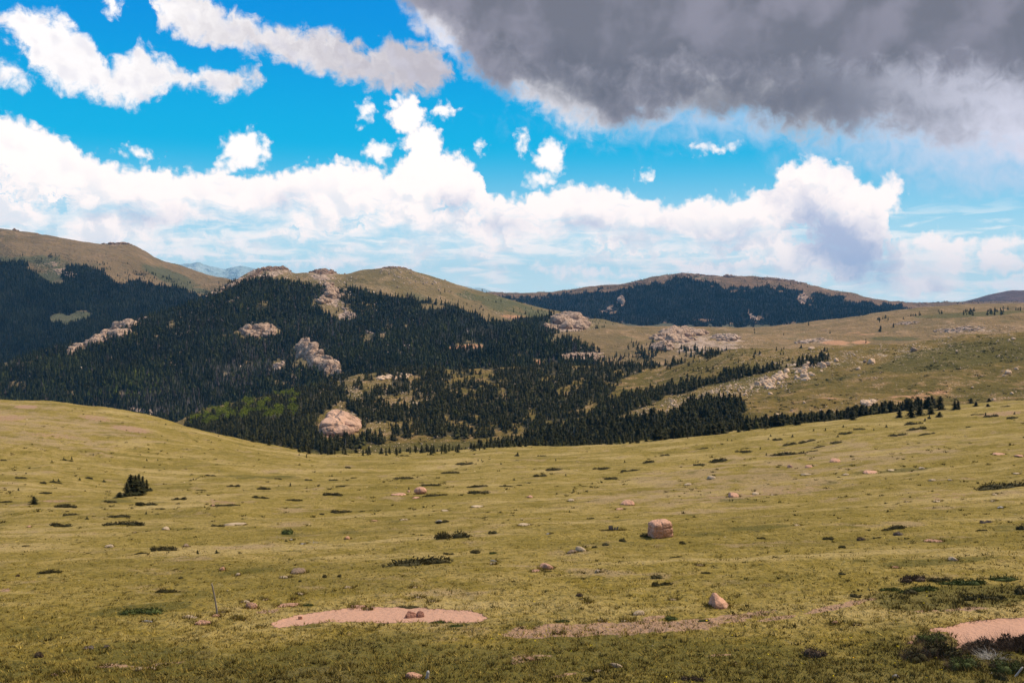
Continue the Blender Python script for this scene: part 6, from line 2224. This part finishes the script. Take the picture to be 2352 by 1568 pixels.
MGS = stuff_mat('grass_blades')
rng = np.random.default_rng(31)
gmap = lambda u, v: 1 - (np.maximum(polydist(u, v, GP1, 3.0), polydist(u, v, GP2, 3.0)) > 5)
TU = [tuft(k, 9, 0.16, 0.16, 0.014) for k in range(5)]
x, y, z, u, v = scatter(L1, 95000, lambda u, v: np.where((v > 1180) & (u > -80) & (u < W0 + 80), gmap(u, v) * np.interp(v, [1180, 1300, 1380, 1600], [0.25, 0.5, 0.85, 1.0]), 0), rng, floor=0.0)
n = len(x)
tn = tones(n, rng, (0.30, 0.215, 0.050), (0.15, 0.112, 0.022))
pt = fbm2(x / 3.0, y / 2.4, 3, 201)
dk = np.clip(ell(u, v, 2180, 1372, 250, 36, 3) * 2.5, 0, 1) + np.clip((v - 1460) / 130, 0, 1) * 0.55 + np.clip(ell(u, v, 2240, 1500, 240, 60) * 2, 0, 1)
tn[:, :3] *= (np.clip(1.0 - 0.45 * np.clip(dk, 0, 1) + 0.5 * pt, 0.35, 1.6))[:, None]
hs_ = rng.uniform(0.4, 1.0, n) * (1 + 0.6 * np.clip(dk, 0, 1))
vv, ff, tt = merge(TU, rng.integers(0, 5, n), x, y, z - 0.01, np.full(n, 1.2) * np.clip(y / 45, 1, 2.2), hs_, rng.uniform(0, 6.28, n), tn)
tag(mesh_obj('meadow_grass', vv, ff, MGS, smooth=False, colattr=tt), 'short yellow green grass growing over the near meadow', 'grass', kind='stuff')
# longer grass standing round the foot of the larger stones
gx, gy, gs = [], [], []
for o in list(COL.objects):
    if o.name.split('.')[0] in ('boulder', 'stone', 'rock_slab', 'wooden_post', 'tree_stump') and o.location.y < 200:
        bb = [q[:] for q in o.bound_box]
        w_ = max(0.06, (max(q[0] for q in bb) - min(q[0] for q in bb)) * 0.5 * o.scale.x)
        d_ = max(0.06, (max(q[1] for q in bb) - min(q[1] for q in bb)) * 0.5 * o.scale.y)
        if o.get('label', '').startswith('rusty') or o.name.startswith('wooden_post'):
            continue
        for q in range(int(8 + 34 * w_)):
            a = rr.uniform(-pi, pi)
            f_ = rr.uniform(0.85, 1.15)
            gx.append(o.location.x + w_ * f_ * cos(a))
            gy.append(o.location.y + d_ * f_ * sin(a))
            gs.append(rr.uniform(0.6, 1.4))
gz = [L1.height(a, b) for a, b in zip(gx, gy)]
n = len(gx)
vv, ff, tt = merge(TU, rng.integers(0, 5, n), np.array(gx), np.array(gy), np.array(gz), np.array(gs) * 1.1, np.array(gs) * 1.0, rng.uniform(0, 6.28, n), tones(n, rng, (0.24, 0.17, 0.040), (0.10, 0.080, 0.018)))
tag(mesh_obj('boulder_grass', vv, ff, MGS, smooth=False, colattr=tt), 'longer grass growing round the foot of the stones in the meadow', 'grass', kind='stuff')
# dark herb tufts strewn over the whole meadow
HB = [tuft(50 + k, 16, 0.30, 0.30, 0.05) for k in range(4)]
x, y, z, u, v = scatter(L1, 14000, lambda u, v: (v > 925) * gmap(u, v) * np.clip(0.10 + 1.5 * fbm2(u / 60, v / 14, 4, 301) + 0.35 * (v < 1200) + 3.5 * np.clip(ell(u, v, 2190, 1375, 240, 38) * 2, 0, 1) + 0.7 * (v > 1470), 0, 4), rng, floor=0.0, box=(-60, W0 + 60))
n = len(x)
sz = rng.uniform(0.4, 1.25, n) * np.clip(y / 110, 0.5, 1.9)
vv, ff, tt = merge(HB, rng.integers(0, 4, n), x, y, z - 0.01, sz, sz * rng.uniform(0.5, 0.9, n), rng.uniform(0, 6.28, n), tones(n, rng, (0.060, 0.050, 0.013), (0.125, 0.092, 0.026)))
tag(mesh_obj('meadow_herbs', vv, ff, MGS, smooth=False, colattr=tt), 'dark low herbs and heath tufts dotted over the meadow', 'herbs', kind='stuff')
# bushes of heath on the hillside
x, y, z, u, v = scatter(L2, 2000, lambda u, v: (u > 640) * (v < 1045) * np.clip(0.25 + 1.3 * fbm2(u / 40, v / 12, 3, 303) + 0.8 * np.clip(ell(u, v, 1680, 840, 240, 34) * 2, 0, 1) + 0.3 * np.clip(ell(u, v, 2250, 810, 260, 40) * 2, 0, 1) - 0.25 * (u > 1900) * (v > 850), 0, 2), rng, floor=0.0, box=(400, W0 + 60))
n = len(x)
sz = rng.uniform(1.6, 6.5, n)
vv, ff, tt = merge(HB, rng.integers(0, 4, n), x, y, z - 0.05, sz, sz * rng.uniform(0.4, 0.9, n), rng.uniform(0, 6.28, n), tones(n, rng, (0.040, 0.045, 0.016), (0.075, 0.072, 0.026)))
tag(mesh_obj('hillside_heath', vv, ff, MGS, smooth=False, colattr=tt), 'dark heath and dwarf juniper speckling the hillside beyond the meadow', 'heath', kind='stuff')
# yellow flowers
x, y, z, u, v = scatter(L1, 700, lambda u, v: (v > 1360) * (u > 1100) * gmap(u, v) * np.clip(0.1 + fbm2(u / 70, v / 30, 3, 305) + 0.5 * np.clip(ell(u, v, 1950, 1500, 500, 90) * 2, 0, 1), 0, 2), rng, floor=0.0, box=(0, W0))
n = len(x)
FL = [tuft(90 + k, 5, 0.10, 0.05, 0.028) for k in range(3)]
vv, ff, tt = merge(FL, rng.integers(0, 3, n), x, y, z + 0.10, np.full(n, 0.8), np.full(n, 0.35), rng.uniform(0, 6.28, n), tones(n, rng, (0.75, 0.55, 0.02), (0.65, 0.50, 0.03)))
tag(mesh_obj('yellow_flowers', vv, ff, MGS, smooth=False, colattr=tt), 'tiny yellow flowers dotted through the foreground grass on the right', 'flowers', kind='stuff')
relabel()

# ------------------------------------------------------------------ the air
def build_haze():
    m = bpy.data.materials.new('haze_air')
    m.use_nodes = True
    t = m.node_tree
    t.nodes.clear()
    o = t.nodes.new('ShaderNodeOutputMaterial')
    v = t.nodes.new('ShaderNodeVolumePrincipled')
    v.inputs['Color'].default_value = (0.14, 0.52, 1.0, 1)
    v.inputs['Density'].default_value = HAZE
    v.inputs['Anisotropy'].default_value = 0.0
    t.links.new(v.outputs[0], o.inputs['Volume'])
    x0, x1, y0, y1, z0, z1 = -9500, 9500, -300, 16500, -1200, 560
    vs = [(x, y, z) for x in (x0, x1) for y in (y0, y1) for z in (z0, z1)]
    fs = [(0, 1, 3, 2), (4, 6, 7, 5), (0, 4, 5, 1), (2, 3, 7, 6), (0, 2, 6, 4), (1, 5, 7, 3)]
    tag(mesh_obj('haze', vs, fs, m, smooth=False), kind='stuff')


HAZE = 1.0 / 30000
build_haze()
